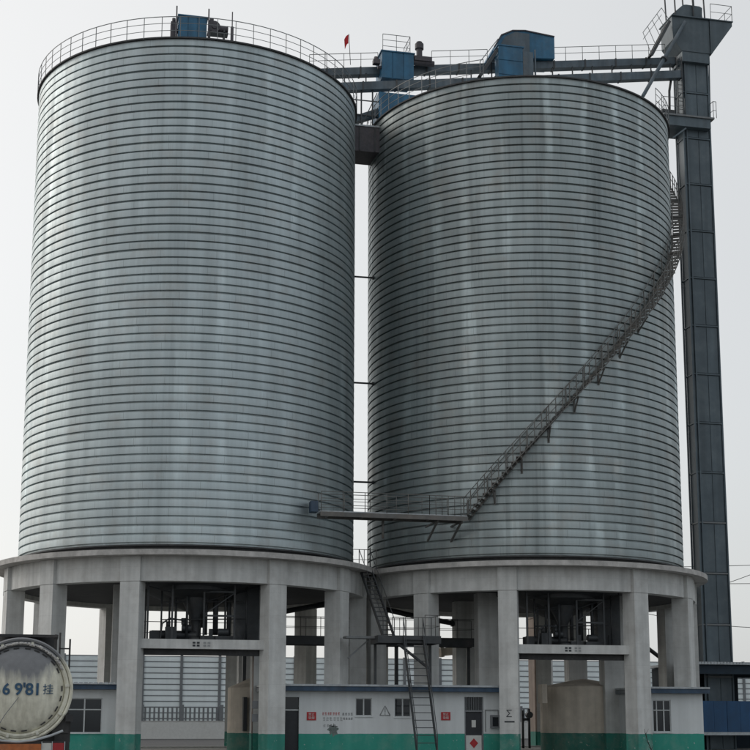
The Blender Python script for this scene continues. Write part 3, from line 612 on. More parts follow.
# ------------------------------------------------------------------ buildings under the silos
HV = -8.6
def house(name, label, x0, x1, back=-3.2, overL=.25, overR=.25):
    h = thing(name, label, 'building', ((x0+x1)/2, HV, 0))
    h['x'] = 0; del h['x']
    return h
def wall_with_holes(parent, x0, x1, holes, z1=3.36, y0=HV, th=.24, m='house'):
    xs = sorted({x0, x1, *[v for h in holes for v in h[:2]]}); mb = MB()
    for a, b in zip(xs[:-1], xs[1:]):
        hs_ = sorted([h for h in holes if h[0] <= a+1e-6 and h[1] >= b-1e-6], key=lambda h: h[2]); z = 0
        for h in hs_:
            if h[2] > z: mb.box(a, b, y0, y0+th, z, h[2])
            z = h[3]
        if z < z1: mb.box(a, b, y0, y0+th, z, z1)
    return mb.build('front_wall', M[m], parent)
def window(parent, x0, x1, z0, z1, vx=(.5,), hz=(), frame='alu', y=HV):
    w_ = MB().box(x0,x1,y+.10,y+.12,z0,z1).build('window', M['glass'], parent)
    f = MB(); t_ = .05
    f.box(x0,x0+t_,y+.05,y+.095,z0,z1).box(x1-t_,x1,y+.05,y+.095,z0,z1).box(x0+t_,x1-t_,y+.05,y+.095,z0,z0+t_).box(x0+t_,x1-t_,y+.05,y+.095,z1-t_,z1)
    for k in vx: c = x0+(x1-x0)*k; f.box(c-t_*.7,c+t_*.7,y+.045,y+.093,z0+t_,z1-t_)
    f.build('frame', M[frame], w_)
    for k in hz:
        c = z0+(z1-z0)*k; MB().box(x0+t_,x1-t_,y+.03,y+.06,c-t_*.6,c+t_*.6).build('glazing_bar', M[frame], w_)
    MB().box(x0-.04,x1+.04,y-.05,y+.02,z0-.06,z0-.002).build('sill', M['house'], w_)
    return w_
def roof_and_sides(h, x0, x1, back, eave=3.72, edge='roofedge', corr=False, ov=.22):
    MB().box(x0,x0+.24,HV+.24,back,0,3.36).build('side_wall', M['house'], h)
    MB().box(x1-.24,x1,HV+.24,back,0,3.36).build('side_wall', M['house'], h)
    MB().box(x0+.24,x1-.24,back-.24,back,0,3.36).build('back_wall', M['house'], h)
    MB().box(x0-ov,x1+ov,HV-.5,HV-.42,3.37,3.62).build('fascia', M['navy'], h)
    MB().box(x0-ov,x1+ov,HV-.418,back+.2,3.37,3.60).build('roof', M['roofsheet'], h)
    m = MB()
    if corr:
        n_ = int((x1-x0+2*ov)/.26)
        for i in range(n_):
            a = x0-ov+i*.26; m.prism([(a,3.63),(a+.26,3.63),(a+.21,3.74),(a+.05,3.74)], HV-.62, back+.2)
    else: m.box(x0-ov,x1+ov,HV-.56,back+.25,3.624,3.73)
    m.build('roof_edge', M[edge], h)
P2 = lambda x, y: P(x, y, HV)
def hole(x0, x1, y0, y1): return (P2(x0,715)[0], P2(x1,715)[0], P2((x0+x1)/2, y1)[2], P2((x0+x1)/2, y0)[2])
# middle building
xa, xb = -6.9, 6.95
mh = house('control_building', 'long low white building with green base between the two silo passages, two doors', xa, xb)
w1, w2 = hole(355.5,372,698,716), hole(394.5,411,698,717)
d1 = hole(281.5,299,697,740); d1 = (d1[0]+.03, d1[1], 0.0, d1[3]); d2 = hole(464.5,483.5,697,740); d2 = (d2[0], d2[1], 0.0, d2[3])
wall_with_holes(mh, xa, xb, [w1, w2, d1, d2])
roof_and_sides(mh, xa, xb, -3.2)
window(mh, *w1); window(mh, *w2)
dd = MB().box(d1[0],d1[1],HV+.16,HV+.21,0,2.28).build('door', M['blackdoor'], mh)
MB().box(d1[0],d1[1],HV+.12,HV+.2,2.30,2.38).build('transom_bar', M['alu'], dd)
MB().box(d1[0],d1[1],HV+.16,HV+.2,2.385,d1[3]).build('transom_pane', M['glass'], dd)
dd = MB().box(d2[0]+.08,d2[1]-.08,HV+.12,HV+.17,0,2.25).build('door', M['blackdoor'], mh)
MB().box(d2[0],d2[0]+.08,HV+.04,HV+.16,0,d2[3]).box(d2[1]-.08,d2[1],HV+.04,HV+.16,0,d2[3]).box(d2[0]+.08,d2[1]-.08,HV+.04,HV+.16,2.27,2.37).build('door_frame', M['post'], dd)
MB().box(d2[0]+.1,d2[1]-.1,HV+.09,HV+.118,.02,.98).build('lower_panel', M['white'], dd)
xm = (d2[0]+d2[1])/2
MB().prism([(xm,.28),(xm+.25,.55),(xm,.82),(xm-.25,.55)], HV+.075, HV+.088).build('red_diamond', M['red'], dd)
MB().box(xm-.11,xm+.13,HV+.105,HV+.118,1.42,1.82).build('paper_notice', M['white'], dd)
gr = MB().box(d2[0]+.08,d2[1]-.08,HV+.14,HV+.16,2.375,d2[3]).build('transom_pane', M['glass'], dd)
m = MB()
for i in range(7): x = d2[0]+.14+i*(d2[1]-d2[0]-.28)/6; m.box(x-.015,x+.015,HV+.08,HV+.11,2.38,d2[3])
m.build('grille', M['rail'], dd)
# lettering and notices painted on the wall
def lettering(name, lines, x, z, m, size):
    for k, s_ in enumerate(lines): text(name, s_, size, M[m], (x, HV-.008, z-k*size*1.35), (pi/2,0,0), mh)
def strokes(name, x0, x1, z0, z1, n_, m, seed, parent, y=HV-.012, rows=1):
    """rows of small brush-like marks standing for characters too small to read"""
    r = random.Random(seed); b_ = MB(); w_ = (x1-x0)/n_
    for i in range(n_):
        a = x0+i*w_+w_*.1; c = x0+(i+1)*w_-w_*.1; hh = z1-z0
        for j in range(3): zz = z0+hh*(.15+.35*j)+r.uniform(-.02,.02)*hh; b_.box(a+r.uniform(0,.2)*w_, c-r.uniform(0,.2)*w_, y, y+.008, zz-hh*.06, zz+hh*.06)
        xx = a+(c-a)*r.choice((.3,.5,.7)); b_.box(xx-hh*.05, xx+hh*.05, y-.002, y-.0005, z0, z1)
    return b_.build(name, M[m], parent)
for (px0_, px1_, labx) in ((306.8,316,'left'),(441,450.3,'right')):
    a, b = P2(px0_,712), P2(px1_,720.3)
    s = MB().box(a[0],b[0],HV-.03,HV-.002,b[2],a[2]).build('wall_sign', M['red'])
    tag(s, 'small red notice plate %s' % ('right of the plain dark door' if labx == 'left' else 'left of the door with the red diamond'), 'sign')
    cx = (a[0]+b[0])/2; h_ = a[2]-b[2]
    text('lettering', '禁止', .17, M['white'], (cx, HV-.036, a[2]-h_*.30), (pi/2,0,0), s)
    text('lettering', '吸烟', .17, M['white'], (cx, HV-.036, a[2]-h_*.72), (pi/2,0,0), s)
a = P2(322,713); b = P2(353,728)
strokes('painted_text_line', a[0], P2(340,713)[0], a[2]-.12, a[2]+.05, 7, 'red', 3, mh)
strokes('painted_text_line', P2(342,713)[0], P2(353,713)[0], a[2]-.12, a[2]+.02, 4, 'ink', 4, mh)
strokes('painted_text_line', a[0]+.02, P2(343,713)[0], a[2]-.42, a[2]-.22, 6, 'greyink', 5, mh)
strokes('painted_text_line', P2(342,713)[0]+.05, P2(353,713)[0], a[2]-.36, a[2]-.24, 4, 'ink', 8, mh)
strokes('painted_text_line', a[0]+.05, P2(340,713)[0]-.2, a[2]-.76, a[2]-.60, 4, 'greyink', 6, mh)
# painted warning triangle
a = P2(385,711); m = MB(); tri = [(a[0]-.29,a[2]-.24),(a[0]+.29,a[2]-.24),(a[0],a[2]+.28)]
for i in range(3):
    p, q = tri[i], tri[(i+1) % 3]; m.bar((p[0],HV-.006,p[1]),(q[0],HV-.006,q[1]),.01,.06,(0,1,0)) if False else m.tube((p[0],HV-.002,p[1]),(q[0],HV-.002,q[1]),.028,4)
m.box(a[0]-.03,a[0]+.03,HV-.01,HV-.002,a[2]-.08,a[2]+.14).box(a[0]-.03,a[0]+.03,HV-.01,HV-.002,a[2]-.2,a[2]-.13).build('painted_triangle', M['greyink'], mh)
# oily splash on the wall
a = P2(333,730); r = random.Random(5); m = MB(); ring = [(a[0]+.27*cos(t_)*(1+.35*r.uniform(-1,1)), a[2]+.30*sin(t_)*(1+.35*r.uniform(-1,1))) for t_ in [2*pi*i/40 for i in range(40)]]
m.prism(ring, HV-.004, HV+.002).build('grime_patch', M['grime'], mh)
# meter box and cable frame right of the door
a, b = P2(490,715), P2(501,728)
t = thing('meter_box', 'grey meter box with small pipe frame on the wall right of the diamond door', 'meter box', ((a[0]+b[0])/2,HV-.1,b[2]))
MB().box(a[0],b[0]-.15,HV-.22,HV-.002,b[2],a[2]).build('box', M['post'], t)
MB().box(a[0]+.08,b[0]-.23,HV-.235,HV-.221,b[2]+.1,a[2]-.12).build('door', M['glass'], t)
a = P2(485,710); MB().path([(a[0],HV-.05,a[2]-1.2),(a[0],HV-.05,a[2]),(a[0]+.75,HV-.05,a[2]),(a[0]+.75,HV-.05,a[2]-.4)],.02).build('conduit', M['rail'], t)
# right building
xa, xb = SR+4.2, 18.55
rh = house('side_building', 'white room with green base and sliding window under the right edge of the right silo', xa, xb)
w3 = hole(653,671,700,732); wall_with_holes(rh, xa, xb, [w3]); roof_and_sides(rh, xa, xb, -3.2)
window(rh, *w3, vx=(.22,.62), hz=(.68,))
# left building
xa, xb = -19.2, SL-3.9
lh = house('side_building', 'white room with green base and corrugated roof behind the tanker trailer under the left silo', xa, xb)
w4 = hole(66.5,102,698,733); wall_with_holes(lh, xa, xb, [w4]); roof_and_sides(lh, xa, xb, -3.2, corr=True)
window(lh, *w4, vx=(.5,), hz=(.67,))

# ------------------------------------------------------------------ round plinths inside the truck passages
def round_plinth(name, label, cx, cy, r, z1, z2):
    t = thing(name, label, 'concrete drum', (cx, cy, 0))
    MB().lathe([(r,0),(r,z1),(r-.08,z1+.06),(.3,z2),(.01,z2+.02)], 48, cx=cx, cy=cy, closed=False).build('drum_wall', M['beige'], t, sharp=40)
    return t
c = P(584,700,-1.9)
t = round_plinth('concrete_drum', 'broad beige round concrete drum with shallow cone top inside the right silo passage', c[0], -1.9, 2.72, P(544,687,-2.5)[2], P(580,679,-2.4)[2])
pp = P(545,695,-4.4); MB().box(pp[0]-.03,pp[0]+.28,-4.0,-3.2,P(545,703,-4.4)[2],P(545,684,-4.4)[2]).build('switch_panel', M['beige'], t)
e = P(228,700,-2.0); 
t = round_plinth('concrete_drum', 'beige round concrete drum half hidden behind a column inside the left silo passage', e[0]+2.0, -2.0, 2.0, P(229,688,-2)[2], P(245,675,-2)[2])
pp = P(245,700,-4.05); MB().box(pp[0]-.09,pp[0]+.12,-4.1,-3.55,P(245,731,-4)[2],P(245,697,-4)[2]).build('slot_door', M['blackdoor'], t)
# brown rear walls of the passages
for cx, lab in ((SL,'left'),(SR,'right')):
    x = P(231,700,9.9)[0] if cx < 0 else P(535,700,9.9)[0]
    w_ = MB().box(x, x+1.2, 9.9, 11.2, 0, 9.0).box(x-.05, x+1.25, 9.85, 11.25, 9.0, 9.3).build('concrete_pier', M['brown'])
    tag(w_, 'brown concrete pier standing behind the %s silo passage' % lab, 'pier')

# ------------------------------------------------------------------ platforms, pipes and machines under the silos
def under_platform(cx, lab):
    t = thing('work_platform', 'dark steel work platform with machinery above the %s truck passage' % lab, 'platform', (cx,-8.3,6))
    MB().box(cx-3.3,cx+3.6,-9.3,-6.6,5.88,5.98).build('deck', M['dark'], t)
    for x in (-3,0,3): MB().box(cx+x-.08,cx+x+.08,-9.3,-6.6,5.6,5.88).build('joist', M['dark'], t)
    railing(t, [(cx-3.2,-6.7,5.98),(cx+3.3,-6.7,5.98)], 1.15, 1.5)
    # feed pipes from the hopper, a screw conveyor and a motor
    MB().tube((cx-1.3,-7.6,9.3),(cx-1.3,-7.6,6.0),.07,8).build('drop_pipe', M['dark'], t)
    MB().tube((cx+.35,-7.4,9.3),(cx+.35,-7.4,6.4),.11,10).build('drop_pipe', M['dark'], t)
    MB().tube((cx+.9,-7.4,9.3),(cx+.9,-7.4,6.4),.15,10).build('drop_pipe', M['dark'], t)
    MB().lathe([(1.0,9.28),(1.0,8.8),(.28,7.3),(.28,6.3),(.55,6.2),(.55,6.0),(.2,6.0)], 20, cx=cx-.25, cy=-7.6, closed=False).build('feed_cone', M['dark'], t)
    MB().tube((cx-2.6,-7.8,6.35),(cx-.2,-7.8,6.35),.24,12).box(cx-2.7,cx-2.2,-8.1,-7.5,6.0,6.55).build('screw_conveyor', M['dark'], t)
    MB().tube((cx-1.0,-8.1,6.7),(cx-.5,-8.1,6.7),.2,12).tube((cx-.9,-8.1,6.9),(cx-.9,-8.1,7.25),.14,10).build('motor', M['dark'], t)
    MB().box(cx+.0,cx+2.0,-8.2,-7.3,6.0,6.32).box(cx+.5,cx+.7,-8.0,-7.8,6.32,6.7).box(cx+2.4,cx+2.5,-8.0,-7.9,6.0,6.7).build('air_slide', M['dark'], t)
    MB().box(cx+1.9,cx+3.3,-7.6,-6.8,6.0,9.3).build('pipe_shaft', M['dark'], t)
    MB().lathe([(2.1,9.27),(2.1,8.75),(1.0,8.3),(1.0,8.2)], 24, cx=cx-.25, cy=-7.2, closed=False).build('collar', M['dark'], t)
    for k, (x_, y_, r_, z_) in enumerate(((-2.1,-7.9,.05,9.3),(-.75,-8.3,.07,9.3),(1.35,-8.1,.06,9.3),(1.6,-7.5,.10,9.3),(2.5,-8.2,.05,9.3))):
        MB().tube((cx+x_,y_,6.0),(cx+x_,y_,z_),r_,8).build('riser_pipe', M['dark'], t)
    for z_ in (7.15, 8.1): MB().tube((cx-2.1,-8.05,z_),(cx+2.5,-8.05,z_+.12),.035,6).build('air_line', M['dark'], t)
    MB().box(cx-1.9,cx-1.3,-8.5,-8.1,6.0,6.75).tube((cx-1.75,-8.3,6.75),(cx-1.75,-8.3,7.05),.12,8).build('valve_cabinet', M['dark'], t)
    for x_ in (-2.9,-1.6,.1,1.75):
        for y_ in (-8.9,-7.0): MB().box(cx+x_-.05,cx+x_+.05,y_-.05,y_+.05,5.98,9.28).build('frame_post', M['dark'], t)
    for z_ in (7.35,8.65): MB().box(cx+.15,cx+1.7,-8.93,-8.87,z_-.05,z_+.05).build('frame_beam', M['dark'], t)
    MB().bar((cx+.1,-8.9,7.4),(cx+1.75,-8.9,8.6),.05,.05).build('frame_brace', M['dark'], t)
    MB().path([(cx-2.9,-8.6,8.9),(cx-1.6,-8.5,8.6),(cx-.6,-8.3,8.9),(cx+.4,-8.4,8.2),(cx+1.9,-8.5,8.7)],.03,6).build('hose', M['dark'], t)
    MB().path([(cx-2.2,-8.7,6.0),(cx-2.1,-8.7,6.9),(cx-1.7,-8.6,7.2),(cx-.9,-8.3,7.1)],.045,6).build('hose', M['dark'], t)
    MB().tube((cx+.95,-8.35,6.5),(cx+1.5,-8.35,6.5),.2,12).box(cx+.8,cx+1.6,-8.5,-8.2,6.0,6.3).build('blower_motor', M['dark'], t)
    return t
under_platform(SL, 'left'); under_platform(SR, 'right')
wk = thing('elevated_walkway', 'dark steel walkway with railing running between the silo columns above the white building roof', 'walkway', (0,-.5,6.5))
MB().box(-7.6,7.2,-1.0,.2,6.78,6.84).build('deck', M['dark'], wk)
for y in (-1.02,.18): MB().box(-7.6,7.2,y-.05,y+.05,6.30,6.775).build('edge_beam', M['dark'], wk)
railing(wk, [(-7.6,-1.0,6.84),(7.2,-1.0,6.84)], 1.15, 1.2)
railing(wk, [(-7.6,.15,6.84),(7.2,.15,6.84)], 1.15, 2.0)
for x in (-7.2,-2.2,2.2,6.8): MB().box(x-.1,x+.1,-.5,-.3,3.75,6.3).build('leg', M['dark'], wk)
pts = [P(262,617,1.5), P(282,612,1.5), P(328,603.5,1.5), P(352,601,1.5), P(384,609,1.5), P(418,617,1.5), P(452,623,1.5), P(486,629,1.5)]
m = MB()
for p, q in zip(pts[:-1], pts[1:]): m.tube(p, q, .17, 10)
pp = thing('conveying_pipe', 'dark pipe sloping over the walkway behind the columns between the silos', 'pipe', tuple(pts[3])); m.build('pipe', M['dark'], pp)
for p in pts[1:-1]: MB().tube(p-np.array([.06,0,0]), p+np.array([.06,0,0]), .24, 10).build('flange', M['dark'], pp)
# slanted chute seen through the right silo legs
p, q = P(645,646,2), P(666,662,2); m = MB().tube(p-(q-p)*.8, q, .14, 8).tube(q, q+np.array([.1,0,-.5]), .2, 8); tag(m.build('chute', M['dark']), 'dark slanting pipe behind the rightmost columns of the right silo', 'pipe')
m = MB().bar(P(443,652,3.), P(461,650.5,3.), .5, .5).bar(P(440,652.5,3.), P(443,652.3,3.), .6, .6); tag(m.build('beige_duct', M['beige']), 'short beige duct under the walkway behind the second column of the right silo', 'duct')

# landing platform and the two flights of stairs between the silos
lp = thing('stair_landing', 'dark steel landing with railing between the silos where the two stair flights meet', 'platform', (.4,-8.2,6.3))
MB().box(-.9,2.6,-9.0,-7.2,6.38,6.44).build('deck', M['dark'], lp)
MB().box(-.9,2.6,-9.06,-9.0,6.02,6.44).box(-.9,2.6,-7.2,-7.14,6.02,6.44).box(-.96,-.9,-9.06,-7.14,6.02,6.44).box(2.6,2.66,-9.06,-7.14,6.02,6.44).build('edge_beam', M['dark'], lp)
railing(lp, [(1.75,-9.0,6.44),(2.6,-9.0,6.44),(2.6,-7.2,6.44),(.3,-7.2,6.44)], 1.15, .9)
for x in (-.75,2.45): MB().box(x-.07,x+.07,-7.5,-7.36,3.75,6.02).build('leg', M['dark'], lp)
MB().bar((.2,-8.9,6.0),(2.2,-8.0,4.7),.12,.12).build('brace', M['dark'], lp)
MB().box(-2.6,-.9,-8.3,-7.4,6.3,6.42).bar((-2.4,-7.8,5.2),(-1.2,-7.8,6.25),.08,.08).build('side_shelf', M['rail'], lp)
def flight(name, label, p, q, w_, nt_, mstr, side, rail_h=1.0, rails=(0,1)):
    """straight flight from p (low) to q (high); side = unit vector across the flight"""
    t = thing(name, label, 'staircase', tuple(p)); p = Vector(p); q = Vector(q); s_ = Vector(side)*w_/2
    for k in (-1, 1): MB().bar(p+s_*k, q+s_*k, .06, .2).build('stringer', M[mstr], t)
    d_ = (q-p).normalized(); dd_ = Vector((d_.x, d_.y, 0)).normalized()*.11
    for i in range(nt_):
        c_ = p.lerp(q, (i+.5)/nt_); a_ = [c_+s_*.94-dd_, c_+s_*.94+dd_, c_-s_*.94+dd_, c_-s_*.94-dd_]
        MB().add([(v_.x, v_.y, v_.z-.02) for v_ in a_]+[(v_.x, v_.y, v_.z+.02) for v_ in a_], [(0,1,2,3),(7,6,5,4),(0,4,5,1),(1,5,6,2),(2,6,7,3),(3,7,4,0)]).build('tread', M[mstr], t)
    u = Vector((0,0,rail_h))
    for k in rails:
        k = -1 if k == 0 else 1
        MB().path([p+s_*k+u, q+s_*k+u], .025).path([p+s_*k, p+s_*k+u], .025).path([(p+q)/2+s_*k, (p+q)/2+s_*k+u], .02).path([q+s_*k, q+s_*k+u], .025).build('hand_rail', M[mstr], t)
    return t
flight('steep_stair', 'steep dark steel stair coming down in front of the white building to the yard', (1.28,-11.15,0), (1.05,-9.05,6.42), 1.12, 16, 'dark', (1,0,0))
flight('upper_stair', 'dark stair flight rising from the landing to the concrete slabs between the silos', (-.1,-8.0,6.42), (-.75,-4.6,10.72), .7, 16, 'dark', (.98,.19,0))
t = thing('slab_railing', 'small dark railing at the stair top in the gap between the silo bases', 'railing', (-.4,-4.3,10.7))
railing(t, [(-1.3,-3.6,10.7),(.2,-3.6,10.7)], 1.15, .7); railing(t, [(-.35,-4.4,10.7),(-.35,-3.6,10.7)], 1.15, .8)

# things on column faces
p = P(511.5,716,-10.55)
rb = R_(-23.9)
sg = text('painted_mark', 'Σ', .55, M['ink'], (0,0,0), (pi/2,0,rb), None, ext=.003)
for o_ in [o for o in siloR.children if o.name.startswith('column')]:
    dx = o_.location
    if abs(math.atan2(dx.x, -dx.y)-rb) < .02:
        nrm = Vector((sin(rb), -cos(rb), 0)); sg.parent = o_; sg.location = (0,-.503,P(511,714,-10.4)[2]); sg.rotation_euler = (pi/2,0,0)
        s_local[0] = True; b_ = MB().box(-.26,.3,-.508,-.501,sg.location.z-.46,sg.location.z-.38).build('painted_mark', M['ink'], o_); s_local[0] = False
t = thing('pipe_riser', 'thin rusty pipe with switch boxes beside the left silo passage column', 'pipe', (P(252.5,700,-8.9)[0],-8.9,0))
x = P(252.5,700,-8.9)[0]; MB().tube((x,-8.9,0),(x,-8.9,6),.045,8).build('pipe', M['brown'], t)
for z in (1.7,2.4): MB().box(x-.02,x+.3,-9.0,-8.75,z,z+.42).build('switch_box', M['post'], t)
# height barrier stand seen through the right passage
a = P(527,720,6); t = thing('valve_stand', 'dark pipe stand by the rear of the right silo passage', 'valve stand', (a[0],6,0))
MB().tube((a[0]-.3,6,0),(a[0]-.3,6,2.5),.09,8).tube((a[0]+.15,6,0),(a[0]+.15,6,2.6),.09,8).tube((a[0]-.3,6,1.9),(a[0]+.15,6,1.9),.09,8).build('pipes', M['dark'], t)
MB().tube((a[0]+.15,5.8,2.2),(a[0]+.15,6.2,2.2),.22,12).build('hand_wheel', M['dark'], t)

# ------------------------------------------------------------------ far fence and slatted barrier
BV = 61.
bz = lambda v: v
zt_ = P(180,656,BV)[2]; NS = 14
bt = thing('slatted_barrier', 'long pale barrier wall of horizontal metal sheets far behind the silos', 'barrier', (0,BV,0))
SP = 3.93; xp = P(181,690,BV)[0]
z0_ = .35; hs_ = (zt_-z0_)/NS
SLAT = MB().prism([(0,0)]*0 or [(-SP/2+.06,0),(SP/2-.06,0),(SP/2-.06,hs_-.09),(-SP/2+.06,hs_-.09)], -.04, .03).mesh('slat', M['slat'])
PST = MB().box(-.13,.13,-.2,.12,0,zt_+.12).mesh('post', M['post'])
k0, k1 = -4, 17
for k in range(k0, k1+1):
    x = xp+k*SP; place('post', PST, bt, (x,0,0))
    if k < k1:
        for j in range(NS): place('slat', SLAT, bt, (x+SP/2, rnd.uniform(-.01,.01), z0_+j*hs_))
for j in range(NS): MB().box(xp+k0*SP,xp+k1*SP,BV+.0,BV+.05,z0_+(j+1)*hs_-.095,z0_+(j+1)*hs_+.005).build('sheet_joint', M['post'], bt)
ft = thing('bar_fence', 'dark bar fence on a low white wall along the road behind the silos', 'fence', (0,59.6,0))
MB().box(-42,70,59.5,59.75,0,1.72).build('low_wall', M['white'], ft)
MB().box(-42,70,59.47,59.78,1.72,1.80).build('wall_coping', M['slab'], ft)
MB().box(-42,70,59.58,59.66,3.08,3.2).build('top_rail', M['post'], ft)
MB().box(-42,70,59.58,59.66,1.95,2.05).build('bottom_rail', M['post'], ft)
m = MB(); x = -42
while x < 70: m.box(x-.09,x+.09,59.56,59.68,1.80,3.08); x += .45
kind(m.build('fence_bars', M['post'], ft), 'stuff')
for k in range(0, 29): 
    x = -41.5+k*4; MB().box(x-.2,x+.2,59.45,59.8,1.8,3.4).build('fence_pier', M['post'], ft)

# ------------------------------------------------------------------ blue shed under the tower
sh = thing('shed', 'open fronted blue metal shed with pale roof edge at the foot of the dark tower', 'shed', (26,1,0))
zr = P(720,662,-2.2)[2]
x0, x1, v0, v1 = P(696,662,-2.2)[0], 36., -2.0, 5.0
m = MB(); n_ = int((x1-x0+.2)/.22)
for i in range(n_): a = x0-.15+i*.22; m.prism([(a,zr-.16),(a+.22,zr-.16),(a+.18,zr),(a+.04,zr)], v0-.35, v1+.3)
m.build('roof', M['roofedge'], sh)
MB().box(x0,x1,v0-.06,v0+.06,zr-.75,zr-.17).build('eave_beam', M['sheddark'], sh)
for x in (x0+.12, x0+4.3, x0+8.6, x0+12.9): MB().box(x-.12,x+.12,v0-.05,v0+.18,0,zr-.76).build('post', M['sheddark'], sh)
zb1, zb0 = P(725,701,-2.1)[2], P(725,732,-2.1)[2]
n_ = 16
for i in range(n_):
    a = x0+.25+(x1-x0-.3)*i/n_; b = x0+.25+(x1-x0-.3)*(i+1)/n_; MB().box(a+.01,b-.01,v0-.12+.015*(i % 2),v0-.06,zb0,zb1).build('wall_panel', M['shedblue'], sh)
MB().box(x0+.1,x1,v0-.2,v0-.05,zb0-.2,zb0-.01).build('light_rail', M['roofedge'], sh)
MB().box(x0+.1,P(737,680,4.8)[0],4.7,4.85,0,zr-.2).build('back_wall', M['sheddark'], sh)
MB().box(P(737,680,4.8)[0],x1,4.7,4.85,0,2.9).box(P(737,680,4.8)[0],x1,4.7,4.85,4.75,5.0).build('back_wall', M['sheddark'], sh)
MB().box(x0+.1,x0+.2,v0+.2,4.7,0,zr-.2).build('side_wall', M['sheddark'], sh)

# ------------------------------------------------------------------ overhead cables
def cable(x0, y0, x1, y1, V, sag, lab):
    p, q = P(x0, y0, V), P(x1, y1, V); pts = []
    for i in range(25):
        u = -0.6+i*2.2/24; pts.append(p+(q-p)*u-np.array([0,0,sag*4*(u+.6)*(1.6-u)/4.84]))
    tag(MB().path(pts, .035, 5).build('power_line', M['wire']), lab, 'cable')
cable(0,543,740,548,58.5,2.5,'upper one of the two power lines meeting the left silo near its foot')
cable(0,546,740,566,58,2.5,'lower one of the two power lines meeting the left silo near its foot')
cable(650,600,745,571,57.5,.8,'thin power line passing right of the tower foot, highest of the crossing pair')
cable(650,607,745,620,57.,1.,'thin power line seen between the rightmost columns and behind the tower')

# ------------------------------------------------------------------ cement tanker trailer
TC = CAM+ray(20, 689.5)*32/np.linalg.norm(ray(20, 689.5)); TC[2] = CAM[2]+ray(20,689.5)[2]*32/np.linalg.norm(ray(20,689.5))
dirv = ray(28, 690); yaw = math.atan2(-dirv[0], dirv[1])
tr = thing('tanker_trailer', 'dusty beige cement tanker trailer at the left edge with blue number on its end', 'tanker trailer', (TC[0], TC[1], 0), rz=yaw)
zt0 = TC[2]; Rr = 1.13
def loc(o, p=(0,0,0), par=None):
    o.parent = par or tr; o.location = p; return o
def revY(prof, n_=72, m='tank', name='shell', p=(0,0,0), sharp=30, par=None):    # prof (r, y) revolved round the tank's long axis
    b_ = MB(); vs = []; k = len(prof)
    for i in range(n_):
        a_ = 2*pi*i/n_
        for r_, y_ in prof: vs.append((r_*sin(a_), y_, r_*cos(a_)))
    b_.add(vs, [(i*k+c_, ((i+1) % n_)*k+c_, ((i+1) % n_)*k+c_+1, i*k+c_+1) for i in range(n_) for c_ in range(k-1)], True)
    o = bpy.data.objects.new(name, b_.mesh(name, M[m], sharp=sharp)); C.objects.link(o); return loc(o, p, par)
barrel = revY([(Rr-.02,.12),(Rr-.02,9.2),(.9,9.5),(.3,9.7),(.01,9.72)], name='tank_barrel', p=(0,0,zt0))
dish = revY([(.001,-.20),(.25,-.19),(.5,-.155),(.72,-.10),(.86,-.035),(.93,.03),(.955,.08)], name='dished_end', p=(0,0,zt0))
revY([(.95,.085),(.96,.02),(1.0,.0),(1.05,.03),(1.06,.10)], name='rim_flange', p=(0,0,zt0), m='tank')
revY([(1.055,.08),(1.07,.03),(1.11,.01),(Rr+.01,.05),(Rr+.01,.20),(Rr-.03,.21)], name='end_ring', p=(0,0,zt0), m='lampwhite' if False else 'tank')
# clamp slots round the dished end
SLOT = MB().box(-.06,.06,-.012,.012,-.014,.014).mesh('clamp_slot', M['chassis'])
for i in range(26):
    if i in (5,11,18): continue
    a_ = 2*pi*(i+.5)/26+rnd.uniform(-.03,.03); o = bpy.data.objects.new('clamp_slot', SLOT); C.objects.link(o); o.parent = dish
    o.location = (.90*sin(a_), -.018, .90*cos(a_)); o.rotation_euler = (0, a_, 0)
# stencilled number
def stencil(s_, x, size):
    o = text('stencilled_number', s_, size, M['blueink'], (0,0,0), (pi/2,0,0), None, ext=.004, bold=.008 if s_.isascii() else 0)
    yy = np.interp(abs(x)+.03, [0,.25,.5,.72,.86,.93], [-.20,-.19,-.155,-.10,-.035,.03])
    o.parent = dish; o.location = (x, yy-.022, -.01); o.rotation_euler = (pi/2, 0, x*.30)
for s_, x, sz in (('6',-.50,.34),('6',-.29,.34),('9',-.03,.36),("'",.09,.36),('8',.20,.36),('1',.37,.36),('挂',.60,.24),('K',-.72,.34)): stencil(s_, x, sz)
# diagonal discharge hose mark: a thin hose hanging across the dish
hz = [(-.02,-.23,-.17),(-.14,-.22,-.34),(-.30,-.2,-.56),(-.42,-.16,-.78),(-.5,-.1,-.9)]
o = MB().path(hz, .008, 6); o = bpy.data.objects.new('vent_hose', o.mesh('vent_hose', M['post'])); C.objects.link(o); loc(o, (0,0,0), dish)
for i in range(10):                                  # clamp lugs on the rim and a flanged stub below
    a_ = 2*pi*(i+.35)/10; lg = bpy.data.objects.new('clamp_lug', MB().box(-.03,.03,-.05,.02,-.045,.045).mesh('clamp_lug', M['tank'])); C.objects.link(lg); lg.parent = dish
    lg.location = (1.015*sin(a_), .02, 1.015*cos(a_)); lg.rotation_euler = (0, a_, 0)
